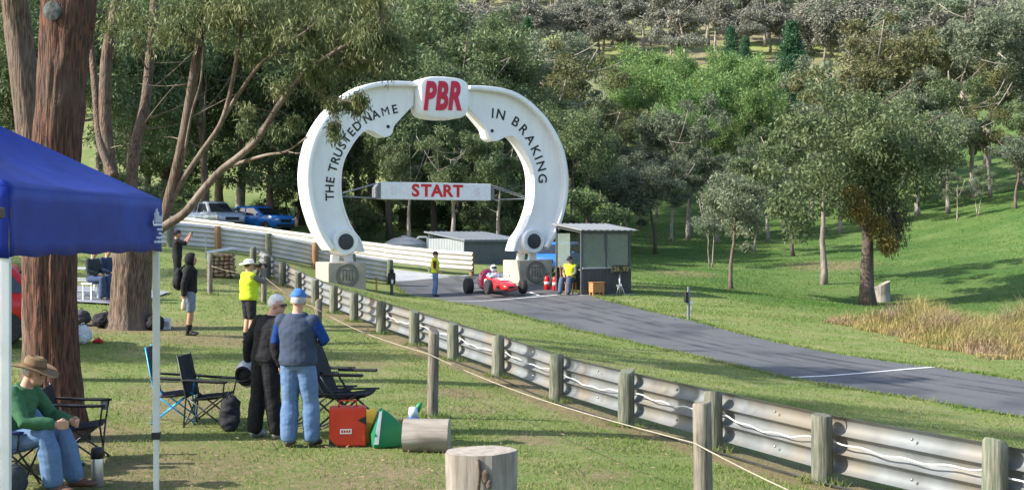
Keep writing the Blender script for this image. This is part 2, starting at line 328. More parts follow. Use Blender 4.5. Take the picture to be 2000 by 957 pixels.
# ------------------------------------------------------------------ guard rails
galv = mat('galvanised_steel', (.21,.225,.23), (.155,.165,.165), rough=.55, metal=.25, ns=3, c3=(.215,.19,.15), n3=1.3, bump=.15, bs=.004)
cream = mat('cream_rail_paint', (.52,.50,.42), (.43,.41,.34), rough=.55, ns=2, c3=(.5,.45,.34), n3=1.2)
postm = mat('weathered_treated_post', (.085,.095,.065), (.21,.205,.155), rough=.95, ns=16, stretch=(2.2,2.2,.2), bump=.9, bs=.015, c3=(.085,.13,.08), n3=2.5, rnd=.15)
postb = mat('brown_timber_post', (.26,.16,.08), (.17,.10,.05), rough=.85, ns=8, stretch=(2,2,.3), bump=.6)
postd = mat('dark_green_post', (.075,.095,.07), (.12,.13,.10), rough=.85, ns=8, stretch=(2,2,.3), bump=.6)
boltm = mat('bolt_steel', (.5,.5,.5), (.3,.3,.3), rough=.4, metal=.8)
def wavy(nw, h, amp, n=None):
    """profile of a corrugated beam: list of (offset, height)"""
    n = n or nw*8+1; out = []
    for k in range(n):
        s = k/(n-1); a = math.cos(2*math.pi*nw*s); a = math.copysign(abs(a)**.7, a); out.append((-amp*a, h*s))
    return out
def bulge(nw, h, amp):
    n = nw*10+1; return [(-amp*(2*abs(math.sin(math.pi*nw*k/(n-1)))**.55-1), h*k/(n-1)) for k in range(n)]
def beam(a, b, prof, thick=.006):
    """corrugated beam between two plan points that follow the ground; profile offset is along the normal"""
    mb = MB(); a = np.array(a, float); b = np.array(b, float); d = nrm((b-a)[:2]); nn = np.array([-d[1], d[0]]); rows = []
    for p in (a, b):
        ring = [(p[0]+nn[0]*o, p[1]+nn[1]*o, p[2]+z) for o, z in prof]+[(p[0]+nn[0]*(o+thick), p[1]+nn[1]*(o+thick), p[2]+z) for o, z in reversed(prof)]
        rows.append(ring)
    return mb.loft(rows)
def round_post(r, h, seed, n=12, chamf=.02):
    rg = random.Random(seed); mb = MB(); rings = []; lx, ly = rg.uniform(-.02, .02), rg.uniform(-.02, .02); tilt = rg.uniform(-.03, .03), rg.uniform(-.03, .03)
    for z, k in ((-.3,1.0),(0,1.02),(h*.3,1.0),(h*.7,.98),(h-chamf,.97),(h,.86)):
        rings.append([((lx*z+r*k*(1+.05*math.sin(3*a+seed))*math.cos(a)), (ly*z+r*k*(1+.05*math.cos(2*a+seed))*math.sin(a)), z+(tilt[0]*math.cos(a)+tilt[1]*math.sin(a) if z > h*.9 else 0)) for a in [2*math.pi*i/n for i in range(n)]])
    return mb.loft(rings)
def guard_rail(name, label, pts, ph, pr, prof, zb, pm, bm_, side=1, off=.15, span=2, twoside=False):
    o = empty(name, (*pts[len(pts)//2], H(*pts[len(pts)//2])), 0, label, 'guard rail'); b0 = np.array(o.location)
    L3 = [np.array([x, y, H(x, y)]) for x, y in pts]; posts = []
    for i, q in enumerate(L3):
        pm_ = pm[i % len(pm)] if isinstance(pm, list) else pm
        ps = round_post(pr, ph+random.Random(i).uniform(-.03, .03), i).build('post', pm_, o, smooth='auto'); ps.location = q-b0
    for i in range(len(L3)-1):
        a, b = L3[i], L3[i+1]; d = nrm((b-a)[:2]); nn = np.array([-d[1], d[0], 0])*side*off; e = np.array([*d, 0])
        lap = .002*(i % 2)
        m_ = bm_[i % len(bm_)] if isinstance(bm_, list) else bm_
        bo = beam(a-b0+nn*(1+lap*8)+np.array([0,0,zb])-e*.12, b-b0+nn*(1+lap*8)+np.array([0,0,zb])+e*.12, prof).build('rail_panel', m_, o, smooth='auto')
        hz = prof[-1][1]
        if ph < .8 and i < 7:
            for fz in (.17, .83):
                q = (a+b)/2-b0+nn*(1+lap*8)+np.array([0,0,zb+hz*fz]); MB().ball(q-nrm(nn)*.03, .017, 6, 4).build('bolt', boltm, bo, smooth=True)
    return o
random.seed(3)
rp = smooth_line(rail_pts, 2.0)
rp = [tuple(q) for q in rail_pts]
guard_rail('guard_rail', 'long galvanised three-ridge guard rail on stout greenish timber posts beside the lawn', rp, .72, .112, bulge(3, .58, .042), .115, [postm, postm, postm], galv, side=-1, off=.165)
# mark painted on a panel
# silver rail on the bank, cream rail across the track
sil = [(-4.95,53.9),(-6.4,53.5),(-7.85,53.0),(-9.6,52.5),(-11.5,52.1),(-13.3,51.8),(-15.2,51.6),(-17.2,51.5)]
galv2 = mat('pale_galvanised_steel', (.50,.51,.51), (.41,.42,.43), rough=.5, metal=.35, ns=2, c3=(.55,.52,.44), n3=.8)
guard_rail('guard_rail', 'tall pale silver ribbed barrier with mixed timber posts on the bank behind the arch', sil, 1.0, .13, wavy(5, .92, .035), .08, [postd, postm, postb, postm, postb], galv2, side=-1, off=.17)
crm = [(-1.75,57.7),(-3.6,58.6),(-5.5,59.6),(-7.4,60.6),(-9.3,61.5),(-11.3,62.6),(-13.3,63.6),(-15.4,64.6),(-17.6,65.5),(-20,66.3),(-22.5,67)]
guard_rail('guard_rail', 'cream painted double guard rail with four ridges along the pale concrete track', crm, .95, .1, wavy(4, .82, .04), .2, [postb, postm], cream, side=1, off=.15)
# white conduit looped along the front rail
cable_m = mat('white_conduit', (.62,.62,.60), (.5,.5,.48), rough=.5)
pts = []
for i in range(1, 10):
    a = np.array(rp[i]); b = np.array(rp[i+1]); d = nrm(b-a); nn = np.array([d[1], -d[0]])*.09
    for k in range(24):
        s = k/24; q = a+(b-a)*s+nn; sag = .09*math.sin(math.pi*s)*(1 if i % 2 else .6)+.012*math.sin(s*25+i*2)+.03*s
        pts.append((q[0], q[1], H(q[0], q[1])+.48-sag))
cn = MB().tube(pts, .0095, 6).build('conduit', cable_m, None, True)
tag(cn, 'loose white wavy conduit hung along the inside of the galvanised guard rail', 'cable')
pts = []
for i in range(0, 9):
    a = np.array(rp[i]); b = np.array(rp[i+1]); d = nrm(b-a); nn = np.array([-d[1], d[0]])*.1
    for k in range(6):
        q = a+(b-a)*k/6+nn; pts.append((q[0], q[1], H(q[0], q[1])+.03))
tag(MB().tube(pts, .011, 6).build('ground_cable', mat('black_rubber', (.018,.018,.018), (.03,.03,.03), rough=.6), None, True), 'thin black cable lying on the bare soil at the foot of the guard rail', 'cable')
# rope fence
ropem = mat('rope', (.34,.30,.22), (.26,.23,.17), rough=.9)
rfp = [(2.6,6.0),(1.44,10.0),(-1.04,17.4),(-3.82,26.2),(-6.75,36.2),(-8.62,38)]
fo = empty('rope_fence', (*rfp[2], H(*rfp[2])), 0, 'low rope fence on slim round grey timber posts across the lawn', 'fence'); b0 = np.array(fo.location); tops = []
wood = mat('grey_timber_post', (.225,.20,.155), (.085,.072,.055), rough=.95, ns=16, stretch=(3,3,.22), bump=.9, bs=.012, rnd=.1, c3=(.30,.27,.22), n3=2)
for i, (x, y) in enumerate(rfp):
    q = np.array([x, y, H(x, y)]); hh = 1.14 if i != 3 else .98
    ps = round_post(.073, hh, i+20, 12, .01).build('post', wood, fo, 'auto'); ps.location = q-b0; tops.append(q-b0)
pts = []
for i in range(len(tops)-1):
    for k in range(14):
        s = k/14; q = tops[i]*(1-s)+tops[i+1]*s; d = nrm((tops[i+1]-tops[i])[:2])
        pts.append(q+np.array([-.078*d[1], .078*d[0], .84-.08*math.sin(math.pi*s)]))
MB().tube(pts, .0055, 5).build('rope', ropem, fo, True)
# ------------------------------------------------------------------ the arch
TH = R(28); EU = np.array([math.cos(TH), math.sin(TH), 0]); EN = np.array([math.sin(TH), -math.cos(TH), 0])
AL = np.array([-6.15, 50.8, 0]); AR = np.array([.8, 54.5, 0]); AM = (AL+AR)/2
def uv(px, py):
    r = np.array([(px-CX)/F, 1, (YH-py)/F]); o = np.array([0, 0, HC]); s = EN @ (AM-o)/(EN @ r); q = o+r*s-AM; return float(EU @ q), float(q[2])
UC = uv(861.5, 300)[0]; AZ = H(-2.7, 52.6)
arch = empty('start_arch', AM+EU*UC+np.array([0,0,AZ]), TH, 'huge white horseshoe arch with black lettering and a rounded badge at its crown', 'arch')
def loc(u, v, n): return (u, -n, v-AZ)      # local: x along the arch, -y towards the viewer
archw = mat('arch_white', (.80,.80,.79), (.70,.70,.68), rough=.5, ns=2.2, stretch=(1.6,1.6,.16), ramp=(.45,.85), c3=(.74,.74,.74), n3=.8)
DB, DF = -.72, .34
outer_px = [(916,169),(946,170),(982,175),(1014,187),(1045,211),(1072,242),(1094,283),(1105,326),(1107,368),(1101,409),(1087,453),(1068,486)]
inner_px = [(712,492),(704,468),(690,449),(678,424),(668,390),(666,348),(672,314),(688,283),(706,260),(718,254),(731,258),(744,266),(755,268),(765,261),(768,248),(776,238),(807,205)]
def curve2(pp, n):
    q = smooth_line([uv(*p_) for p_ in pp], .12); return resample(q, n)
oc = curve2(outer_px, 60); ic = curve2(inner_px, 60); oc[:, 0] -= UC+.10; ic[:, 0] = -(ic[:, 0]-UC)
def sgn(L, s): return [(x*s, y) for x, y in L]
bossc = uv(1038, 471); bossc = (bossc[0]-UC, bossc[1])
inset = []
for i in range(len(oc)):
    d = nrm(oc[min(i+1, 59)]-oc[max(i-1, 0)]); nn = np.array([d[1], -d[0]]); inset.append(oc[i]+nn*(.19 if i > 3 else .16))
inset = np.array(inset)
blk = mat('black_sign_paint', (.012,.012,.014), (.02,.02,.02), rough=.6)
for s in (-1, 1):
    arm = MB().prism(sgn(list(oc)+list(ic), s), DB, 0., loc).build('arm', archw, arch, 'auto')
    fl = MB(); fo_ = sgn(oc, s); fi_ = sgn(inset, s); rings = []
    for (x1, y1), (x2, y2) in zip(fo_, fi_):
        ex, ey = x1-x2, y1-y2; l = math.hypot(ex, ey); ex, ey = ex/l*.004, ey/l*.004
        rings.append([loc(x1+ex, y1+ey, DB-.02), loc(x1+ex, y1+ey, DF-.04), loc(x1-ex*12, y1-ey*12, DF), loc(x2+ex*12, y2+ey*12, DF), loc(x2, y2, DF-.04), loc(x2, y2, DB-.02)])
    fl.loft(rings).build('flange', archw, arm, 'auto')
    # raised inner lip
    lp = MB(); rings = []
    lic = sgn(ic, s)
    for i in range(len(lic)):
        d = nrm(np.array(lic[min(i+1, 59)])-np.array(lic[max(i-1, 0)])); nn = np.array([d[1], -d[0]])*s*1.0; x, y = lic[i]
        rings.append([loc(x-nn[0]*.004, y-nn[1]*.004, DB+.05), loc(x-nn[0]*.004, y-nn[1]*.004, .05), loc(x+nn[0]*.06, y+nn[1]*.06, .05), loc(x+nn[0]*.06, y+nn[1]*.06, DB+.05)])
    lp.loft(rings).build('inner_lip', archw, arm, 'auto')
    bx, by = bossc[0]*s, bossc[1]
    prof = [(0,-.70),(.47,-.70),(.52,-.65),(.52,.17),(.47,.24),(.40,.24),(.385,.22),(0,.22)]
    tilt = Matrix.Rotation(R(90), 3, 'X')
    bo = MB().lathe(prof, 36, loc(bx, by, 0), 'z', tilt).build('foot_boss', archw, arch, 'auto')
    dk = MB().lathe([(0,.222),(.31,.222),(.31,.245),(.26,.26),(.2,.255),(.17,.262),(0,.262)], 30, loc(bx, by, 0), 'z', tilt).build('boss_disc', mat('dark_disc', (.025,.028,.035), (.04,.043,.05), rough=.5), bo, 'auto')
    # lug hole
    lu_, lv_ = uv(961, 256); MB().lathe([(0,.004),(.07,.004),(.07,.02),(0,.02)], 14, loc((lu_-UC)*s, lv_, 0), 'z', tilt).build('lug_hole', blk, arm, 'auto')
    MB().bar(loc(bx-.3*s, by-.5, -.35), loc(bx-.34*s, by-.78, -.35), .16, .3, (1,0,0)).bar(loc(bx+.22*s, by-.5, -.35), loc(bx+.25*s, by-.78, -.35), .16, .3, (1,0,0)).build('support_foot', archw, arch)
    MB().bar(loc((oc[0][0]+.1)*s, oc[0][1]-.15, -.4), loc(1.0*s, oc[0][1]-.25, -.4), .35, .3, (0,0,1)).build('connector', mat('grey_steel', (.3,.32,.34), (.24,.25,.27), rough=.5, metal=.4), arch)
def letters(word, path_px, size, parent, bold=.008, cm=blk, rev=False, n0=.004, upr=False):
    q = np.array([uv(*p_) for p_ in path_px]); q[:, 0] -= UC; q = smooth_line(q, .05); t = np.concatenate([[0], np.cumsum(np.linalg.norm(np.diff(q, axis=0), axis=1))])
    wid = [(.34 if c == ' ' else (.3 if c in 'I' else (1.12 if c in 'MW' else (.84 if c in 'NAD' else .72))))*size for c in word]; tot = sum(wid); sc = t[-1]/tot; s = 0
    for c, wd in zip(word, wid):
        m_ = (s+wd/2)*sc; s += wd
        if c == ' ': continue
        x = np.interp(m_, t, q[:, 0]); y = np.interp(m_, t, q[:, 1]); x2 = np.interp(m_+.1, t, q[:, 0]); y2 = np.interp(m_+.1, t, q[:, 1]); x1 = np.interp(m_-.1, t, q[:, 0]); y1 = np.interp(m_-.1, t, q[:, 1])
        a = math.atan2(y2-y1, x2-x1); vs, fs = text_mesh(c, size, 0. if c == 'M' else bold, 0, .012); mb = MB()
        mb.add([loc(x+v[0]*math.cos(a)-v[2]*math.sin(a), y+v[0]*math.sin(a)+v[2]*math.cos(a), n0-v[1]+.006) for v in vs], fs)
        mb.build('letter', cm, parent)
arms = [o for o in arch.children if o.name.startswith('arm')]
letters('IN BRAKING', [(958,222),(980,226),(1008,240),(1030,265),(1047,298),(1057,330),(1059,360)], .56, arms[1])
letters('THE TRUSTED NAME', [(645,393),(645,360),(652,325),(665,292),(686,260),(712,236),(742,222),(778,213)], .47, arms[0])
# badge
bq = [uv(808,158), uv(912,158), uv(910,232), uv(812,232)]
bw = (bq[1][0]-bq[0][0])/2*.94; u0 = 0; vt = uv(861,153)[1]; vb = uv(861,235)[1]; vm = (vt+vb)/2; hh = (vt-vb)/2
poly = []
for k in range(48):
    a = 2*math.pi*k/48; c, s_ = math.cos(a), math.sin(a); e = .36
    x = math.copysign(abs(c)**e, c); y = math.copysign(abs(s_)**e, s_); tap = 1-.045*(1-y)/2*1.6
    poly.append((x*bw*tap*(1-.02*y*y)-.1, vm+y*hh*(.90+.10*(1-x*x))))
def sc_(pl, k): return [(x*k, vm+(y-vm)*k) for x, y in pl]
bd = MB().loft([[loc(x, y, n) for x, y in sc_(poly, k)] for n, k in ((-.55,.9),(-.5,.985),(.5,.99),(.58,.965),(.60,.93))]).build('badge', archw, arch, 'auto')
red = mat('sign_red', (.55,.012,.05), (.48,.01,.04), rough=.45)
for c, px in (('P', 838), ('B', 862), ('R', 887)):
    vs, fs = text_mesh(c, 1.5, .062, .2, .03); u_, v_ = uv(px, 194); mb = MB()
    mb.add([loc(u_-UC-.30+v[0]*.60, v_+v[2]*1.0, .604-v[1]+.016) for v in vs], fs).build('letter', red, bd)
# START banner hung across the arch
ba = uv(748,374); bb = uv(963,374); us, ue = ba[0]-UC, bb[0]-UC; v1 = uv(855,357)[1]; v2 = uv(855,390)[1]; vmid = (v1+v2)/2
ban = empty('start_banner', AM+EU*UC+np.array([0,0,AZ]), TH, 'long white sign board reading START in red, strung across the white arch', 'sign')
MB().box(loc((us+ue)/2, vmid, -.45), (ue-us, .5, v1-v2)).build('board', mat('banner_white', (.78,.78,.78), (.7,.7,.71), rough=.5), ban, bevel=.015)
steel = mat('grey_steel', (.3,.32,.34))
for s_, e_ in ((us, -1), (ue, 1)):
    MB().prism([(0,v1-.01),(.17*e_,vmid+.1),(.17*e_,v2+.03),(0,v2+.01)], -.69, -.21, lambda x, y, h, s_=s_: loc(s_+x+.003*e_, y, h)).build('end_cap', mat('dark_grey_paint', (.12,.13,.145), (.15,.16,.17), rough=.6), ban)
ul = uv(668,388)[0]-UC; ur = uv(1036,383)[0]-UC
for n_ in (-.65, -.25):
    for a_, b_, r_ in ((loc(ul-.1, v2+.1, n_), loc(us, v2+.03, n_), .022), (loc(ue, v2+.03, n_), loc(ur+.1, v2+.1, n_), .022), (loc(ul-.1, v2+.12, n_), loc(us, v1-.03, n_), .016), (loc(ue, v1-.03, n_), loc(ur+.1, v2+.12, n_), .016)):
        MB().tube([a_, b_], r_, 6).build('tie_rod', steel, ban, True)
startred = mat('start_red', (.62,.015,.02), (.5,.012,.02), rough=.5)
q0 = uv(805,374)[0]-UC; q1 = uv(909,374)[0]-UC
for i, c in enumerate('START'):
    vs, fs = text_mesh(c, .66, .022, 0, .012); x = q0+(q1-q0)*(i+.5)/5; mb = MB()
    mb.add([loc(x+v[0]*1.08, vmid+v[2], -.198-v[1]+.006) for v in vs], fs).build('letter', startred, ban)
faint = mat('faded_red_print', (.72,.55,.53), (.76,.66,.64), rough=.6)
for px in (773, 936):
    x = uv(px,374)[0]-UC; mb = MB().add([loc(x+.13*math.cos(k*math.pi/8), vmid+.19*math.sin(k*math.pi/8), -.197) for k in range(16)]+[loc(x+.09*math.cos(k*math.pi/8), vmid+.15*math.sin(k*math.pi/8), -.197) for k in range(16)], [(k, (k+1) % 16, 16+(k+1) % 16, 16+k) for k in range(16) if k % 4])
    mb.add([loc(x-.06, vmid-.1, -.197), loc(x-.03, vmid-.1, -.197), loc(x-.03, vmid+.1, -.197), loc(x-.06, vmid+.1, -.197), loc(x+.03, vmid-.1, -.197), loc(x+.06, vmid-.1, -.197), loc(x+.06, vmid+.1, -.197), loc(x+.03, vmid+.1, -.197)], [(0,1,2,3),(4,5,6,7)])
    mb.build('emblem', faint, ban)
# concrete plinths with wreath emblems
plc = mat('plinth_concrete', (.42,.37,.28), (.34,.30,.235), rough=.85, ns=5, bump=.4, bs=.01, c3=(.28,.255,.21), n3=1.1)
emb = mat('emblem_bronze', (.13,.125,.115), (.2,.19,.17), rough=.7, ns=12)
for px, lab in ((685, 'square concrete plinth under the arch foot beside the silver barrier'), (1037, 'square concrete plinth under the arch foot beside the fire extinguishers')):
    ub = bossc[0]*(-1 if px < 800 else 1); q = AM+EU*(UC+ub)-EN*.35; gz_ = H(q[0], q[1]); top = AZ+(bossc[1]-AZ)-.78
    pl = empty('plinth', (q[0], q[1], gz_), TH, lab, 'plinth'); hgt = top-gz_
    MB().box((0,0,hgt/2-.15), (1.52,1.45,hgt+.3)).build('block', plc, pl, bevel=.03)
    mb = MB(); zc = hgt*.5; 
    ring = [(.42*math.cos(a), -.735, zc+.42*math.sin(a)) for a in [2*math.pi*k/24 for k in range(25)]]; mb.tube(ring, .035, 6, False)
    ring = [(.33*math.cos(a), -.735, zc+.33*math.sin(a)) for a in [2*math.pi*k/24 for k in range(25)]]; mb.tube(ring, .018, 6, False)
    for k in range(18):
        a = 2*math.pi*k/18; mb.ball((.42*math.cos(a), -.745, zc+.42*math.sin(a)), (.06,.02,.03), 6, 4, Matrix.Rotation(-a+.6, 3, 'Y'))
    for x in (-.17, -.03, .08, .2): mb.bar((x,-.735,zc-.2), (x,-.735,zc+.2), .035, .03, (0,1,0))
    mb.bar((-.17,-.736,zc+.2), (-.03,-.736,zc+.2), .03, .03, (0,1,0)).bar((-.17,-.736,zc), (-.03,-.736,zc), .03, .03, (0,1,0)).bar((.08,-.736,zc+.2), (.2,-.736,zc+.2), .03, .03, (0,1,0)).bar((.08,-.736,zc-.2), (.2,-.736,zc-.2), .03, .03, (0,1,0))
    mb.build('emblem', emb, pl, True)
# ------------------------------------------------------------------ shed, tank, hut and the things round the start
def corrug(mb, a, b, z0, z1, nn, pitch=.09, amp=.012, th=.004):
    """vertical corrugated sheet from a to b (plan)"""
    a = np.array(a, float); b = np.array(b, float); L_ = np.linalg.norm(b-a); n = max(4, int(L_/pitch*4)); ring0 = []; ring1 = []
    for k in range(n+1):
        q = a+(b-a)*k/n+np.array(nn)*amp*math.sin(2*math.pi*k/4); ring0.append((q[0], q[1], z0)); ring1.append((q[0], q[1], z1))
    B0 = [(x-nn[0]*th*3, y-nn[1]*th*3, z) for x, y, z in reversed(ring0)]; B1 = [(x-nn[0]*th*3, y-nn[1]*th*3, z) for x, y, z in reversed(ring1)]
    return mb.loft([ring0+B0, ring1+B1])
q = P(906, 540, 63.5); gz_ = H(q.x, q.y); shed = empty('shed', (q.x, q.y, gz_), 0, 'low grey steel shed with a skillion roof and shade-coloured front behind the cream rail', 'shed')
shl = mat('shed_lit_grey', (.40,.43,.43), (.36,.38,.39), rough=.5, ns=2); shd = mat('shed_shaded_grey', (.09,.105,.115), (.11,.125,.135), rough=.55, ns=2); shr = mat('shed_roof_steel', (.27,.29,.31), (.23,.25,.27), rough=.42, metal=.3, ns=2)  # sunlit side and shaded front painted in as two greys of one steel
zt = HC+(YH-471)/F*63.5-gz_
A = np.array([0,0.]); Bv = np.array([-1.72,.95])*1.02; Cv = np.array([2.75,1.75])
nL = np.array([-.48,-.876]); nR = np.array([.537,-.844])
mb = MB(); corrug(mb, A, Bv, -.2, zt+.12, nL); mb.build('side_wall', shl, shed, 'auto')
mb = MB(); corrug(mb, A+nR*.004, Cv+nR*.004, -.2, zt+.02, nR); mb.build('front_wall', shd, shed, 'auto')
D = Bv+Cv; mb = MB(); corrug(mb, Bv, D, -.2, zt+.3, -nR); corrug(mb, Cv, D, -.2, zt+.12, -nL); mb.build('back_wall', shl, shed, 'auto')
mb = MB(); oA = A-Bv*.06-Cv*.03; oB = Bv*1.08-Cv*.03; oC = Cv*1.03-Bv*.06; oD = Bv*1.08+Cv*1.03
n = 36; r0 = []; r1 = []
for k in range(n+1):
    s = k/n; z_ = .02*math.sin(k*math.pi/1.5); pa = oA+(oC-oA)*s; pb = oB+(oD-oB)*s; r0.append((*pa, zt+.06+z_)); r1.append((*pb, zt+.46+z_))
r0b = [(x, y, z-.05) for x, y, z in reversed(r0)]; r1b = [(x, y, z-.05) for x, y, z in reversed(r1)]
mb.loft([r0+r0b, r1+r1b]).build('roof', shr, shed, 'auto')
mb = MB().bar((*oA, zt+.0), (*oC, zt+.0), .05, .12).build('gutter', shd, shed)
# tank
q = at(792, 69); tk = empty('water_tank', q, 0, 'squat round grey water tank with a domed lid behind the cream rail', 'water tank')
hT = HC+(YH-462)/F*69-q.z
MB().lathe([(1.12,0),(1.12,hT-.38),(1.08,hT-.34),(.7,hT-.12),(.25,hT-.01),(0,hT)], 36).build('shell', mat('tank_grey', (.34,.35,.35), (.29,.3,.3), rough=.7, ns=3), tk, 'auto')
MB().lathe([(.2,hT-.02),(.2,hT+.05),(0,hT+.06)], 16).build('lid', mat('tank_grey', (.34,.35,.35)), tk, 'auto')
q2 = at(829, 68.5); h2 = HC+(YH-463)/F*68.5-q2.z; l_ = q2-q
tag(MB().tube([(q2.x+.16, q2.y, q2.z-.1), (q2.x+.16, q2.y, q2.z+h2-.06), (q2.x+.1, q2.y, q2.z+h2), (q2.x-.3, q2.y, q2.z+h2), (q2.x-.38, q2.y, q2.z+h2-.1)], .05, 10).build('standpipe', mat('white_pvc', (.75,.75,.73), (.68,.68,.66), rough=.4), None, True), 'white bent pipe standing between the tank and the grey shed', 'pipe')
# timing hut
hp = G(1136, 576); hut = empty('timing_hut', hp, TH, 'small dark steel timing hut with tall windows and a pale flat roof', 'hut')
W_, D_, HF = 2.12, 1.85, 2.36
dk = mat('hut_dark_steel', (.045,.05,.056), (.06,.066,.07), rough=.5, ns=3); hr = mat('hut_roof', (.29,.29,.275), (.24,.24,.23), rough=.5, metal=.2, ns=2); ins_ = mat('hut_inside', (.16,.17,.15), (.2,.2,.18), rough=.8)
gl = glass('hut_glass', (.20,.25,.21), .05, .42)
def hz(x, y): 
    v = Matrix.Rotation(TH, 3, 'Z') @ Vector((x, y, 0)); return H(hp.x+v.x, hp.y+v.y)-hp.z
for x, y, h_ in ((0,0,HF),(W_,0,HF),(0,D_,HF+.22),(W_,D_,HF+.22),(W_*.5,.0,HF)):
    z0 = -.1 if x != W_*.5 else .98
    MB().box((x, y, (h_+z0)/2), (.085,.085,h_-z0)).build('post', dk, hut)
mb = MB(); corrug(mb, (.043,-.05), (W_+.043,-.05), -.08, .98, (0,-1), .075, .014); mb.build('front_panel', dk, hut, 'auto')
mb = MB(); corrug(mb, (W_+.05,.0), (W_+.05,D_), -.1, .98, (1,0), .075, .014); corrug(mb, (0,D_+.05), (W_,D_+.05), -.1, .98, (0,1), .075, .014); mb.build('back_panel', dk, hut, 'auto')
for a, b in (((.045,0), (W_*.5-.045,0)), ((W_*.5+.045,0), (W_-.045,0)), ((.045,D_), (W_-.045,D_)), ((W_,.05), (W_,D_-.05)), ((0,.85), (0,D_-.05))):
    a = np.array(a); b = np.array(b); c = (a+b)/2; d = b-a; vert = abs(d[0]) < .01
    z0 = 1.04 if not (a[0] == 0 and vert) else 1.0
    MB().box((c[0], c[1], (z0+HF-.06)/2), ((.012 if vert else abs(d[0])), (abs(d[1]) if vert else .012), HF-.06-z0)).build('window_pane', gl, hut)
MB().box((W_/2, -.03, 1.0), (W_+.0, .12, .05)).build('window_sill', mat('sill_grey', (.4,.42,.43), (.35,.36,.37), rough=.5), hut)
MB().box((W_/2, .3, .93), (W_-.12, .5, .04)).build('counter', ins_, hut)
MB().bar((-.06,-.02,HF-.02), (W_+.06,-.02,HF-.02), .07, .12).bar((0,.05,HF+.01), (0,D_,HF+.2), .06, .1).bar((W_,.05,HF+.01), (W_,D_,HF+.2), .06, .1).build('roof_frame', dk, hut)
n = 30; r0 = []; r1 = []
for k in range(n+1):
    x = -.14+(W_+.42)*k/n; z_ = .014*math.sin(k*2.0); r0.append((x, -.22, HF+.075+z_)); r1.append((x, D_+.2, HF+.33+z_))
MB().loft([r0+[(x, y, z-.035) for x, y, z in reversed(r0)], r1+[(x, y, z-.035) for x, y, z in reversed(r1)]]).build('roof', hr, hut, 'auto')
MB().box((W_/2, -.1, -.06), (W_+.25, .3, .12)).build('slab', mat('pale_concrete', (.36,.37,.38)), hut)
MB().box((W_/2+.02, D_/2+.05, -.075), (W_-.05, D_-.1, .1)).build('floor_slab', mat('pale_concrete', (.36,.37,.38)), hut)
def hutp(x, y, z=0): 
    v = Matrix.Rotation(TH, 3, 'Z') @ Vector((x, y, 0)); return Vector((hp.x+v.x, hp.y+v.y, hp.z+z))
ply = mat('orange_plywood', (.42,.20,.07), (.34,.155,.055), rough=.6, ns=5, stretch=(1,6,1))
bd_ = empty('notice_board', hutp(-.05,1.35,0), TH, 'orange brown plywood board leaning in the open side of the timing hut', 'board')
MB().box((.33,.2,.78), (.62,.03,.6), rx=R(-6)).build('panel', ply, bd_); [MB().bar((x_,.24,-.02), (x_,.21,.5), .05, .03).build('leg', ply, bd_) for x_ in (.1,.6)]
q = hutp(.42, -.38); cr = empty('wooden_crate', (q.x, q.y, H(q.x, q.y)), TH, 'open orange wooden box on short legs against the hut front', 'crate')
MB().box((0,0,.30), (.5,.3,.36)).build('box', ply, cr, bevel=.01); MB().box((0,-.153,.30), (.42,.008,.28)).build('front_panel', mat('ply_dark', (.30,.14,.05), (.36,.17,.06), rough=.7, ns=6), cr)
for s in (-1, 1):
    MB().box((.21*s,-.11,.06), (.05,.05,.14)).build('leg', ply, cr); MB().box((.21*s,.11,.06), (.05,.05,.14)).build('leg', ply, cr)
MB().box((0,-.01,.49), (.54,.34,.025)).build('lid', ply, cr)
# time display
q = hutp(1.45, -.42); td = empty('time_display', (q.x, q.y, H(q.x, q.y)), TH-.1, 'black time display with yellow digits on a silver stand before the hut', 'display')
MB().box((0,0,.98), (.74,.12,.3)).build('housing', mat('display_black', (.012,.013,.014), (.02,.02,.02), rough=.5), td, bevel=.015)
dm = bpy.data.materials.new('digit_yellow'); dm.use_nodes = True; dp = dm.node_tree.nodes['Principled BSDF']; dp.inputs['Base Color'].default_value = (.2,.19,.04,1); dp.inputs['Emission Color'].default_value = (.8,.72,.08,1); dp.inputs['Emission Strength'].default_value = .0
for i, c in enumerate('26.93'):
    vs, fs = text_mesh(c, .25, .008, 0, .006); MB().add([(v[0]-.26+.13*i, v[1]-.066, v[2]+.98) for v in vs], fs).build('digit', dm, td)
alum = mat('aluminium', (.62,.63,.64), (.5,.51,.52), rough=.35, metal=.7)
MB().tube([(-.02,.02,.84), (-.03,.02,0)], .03, 8).build('mast', alum, td, True)
for e in ((.14,-.12),(.16,.12),(-.2,.0)): MB().tube([(0,.02,.5), (e[0]*.9, e[1], 0)], .014, 6).build('leg', alum, td, True)
MB().box((-.1,-.06,.36), (.16,.1,.07)).build('clamp', alum, td)
# extinguishers
exr = mat('extinguisher_red', (.52,.012,.018), (.45,.01,.015), rough=.3, ns=2, coat=.4)
for px, py, lab in ((1068, 566, 'red fire extinguisher nearer the concrete plinth'), (1084, 567.5, 'red fire extinguisher with white band nearer the hut')):
    g = G(px, py); ex = empty('fire_extinguisher', g, .3, lab, 'fire extinguisher', None)
    MB().lathe([(.1,0),(.115,.02),(.115,.42),(.1,.49),(.05,.54),(.03,.56),(0,.56)], 18).build('cylinder', exr, ex, 'auto')
    MB().lathe([(.1165,.2),(.1165,.32)], 18).build('band', mat('label_white', (.7,.66,.62), (.6,.5,.48), rough=.5), ex, True)
    MB().box((0,0,.60), (.04,.04,.1)).bar((0,0,.63), (.13,0,.67), .03, .015).bar((0,0,.60), (.12,0,.6), .03, .012).build('handle', blk, ex)
    MB().tube([(-.02,0,.6), (-.12,0,.56), (-.14,0,.4), (-.13,0,.22)], .014, 6).build('hose', blk, ex, True)
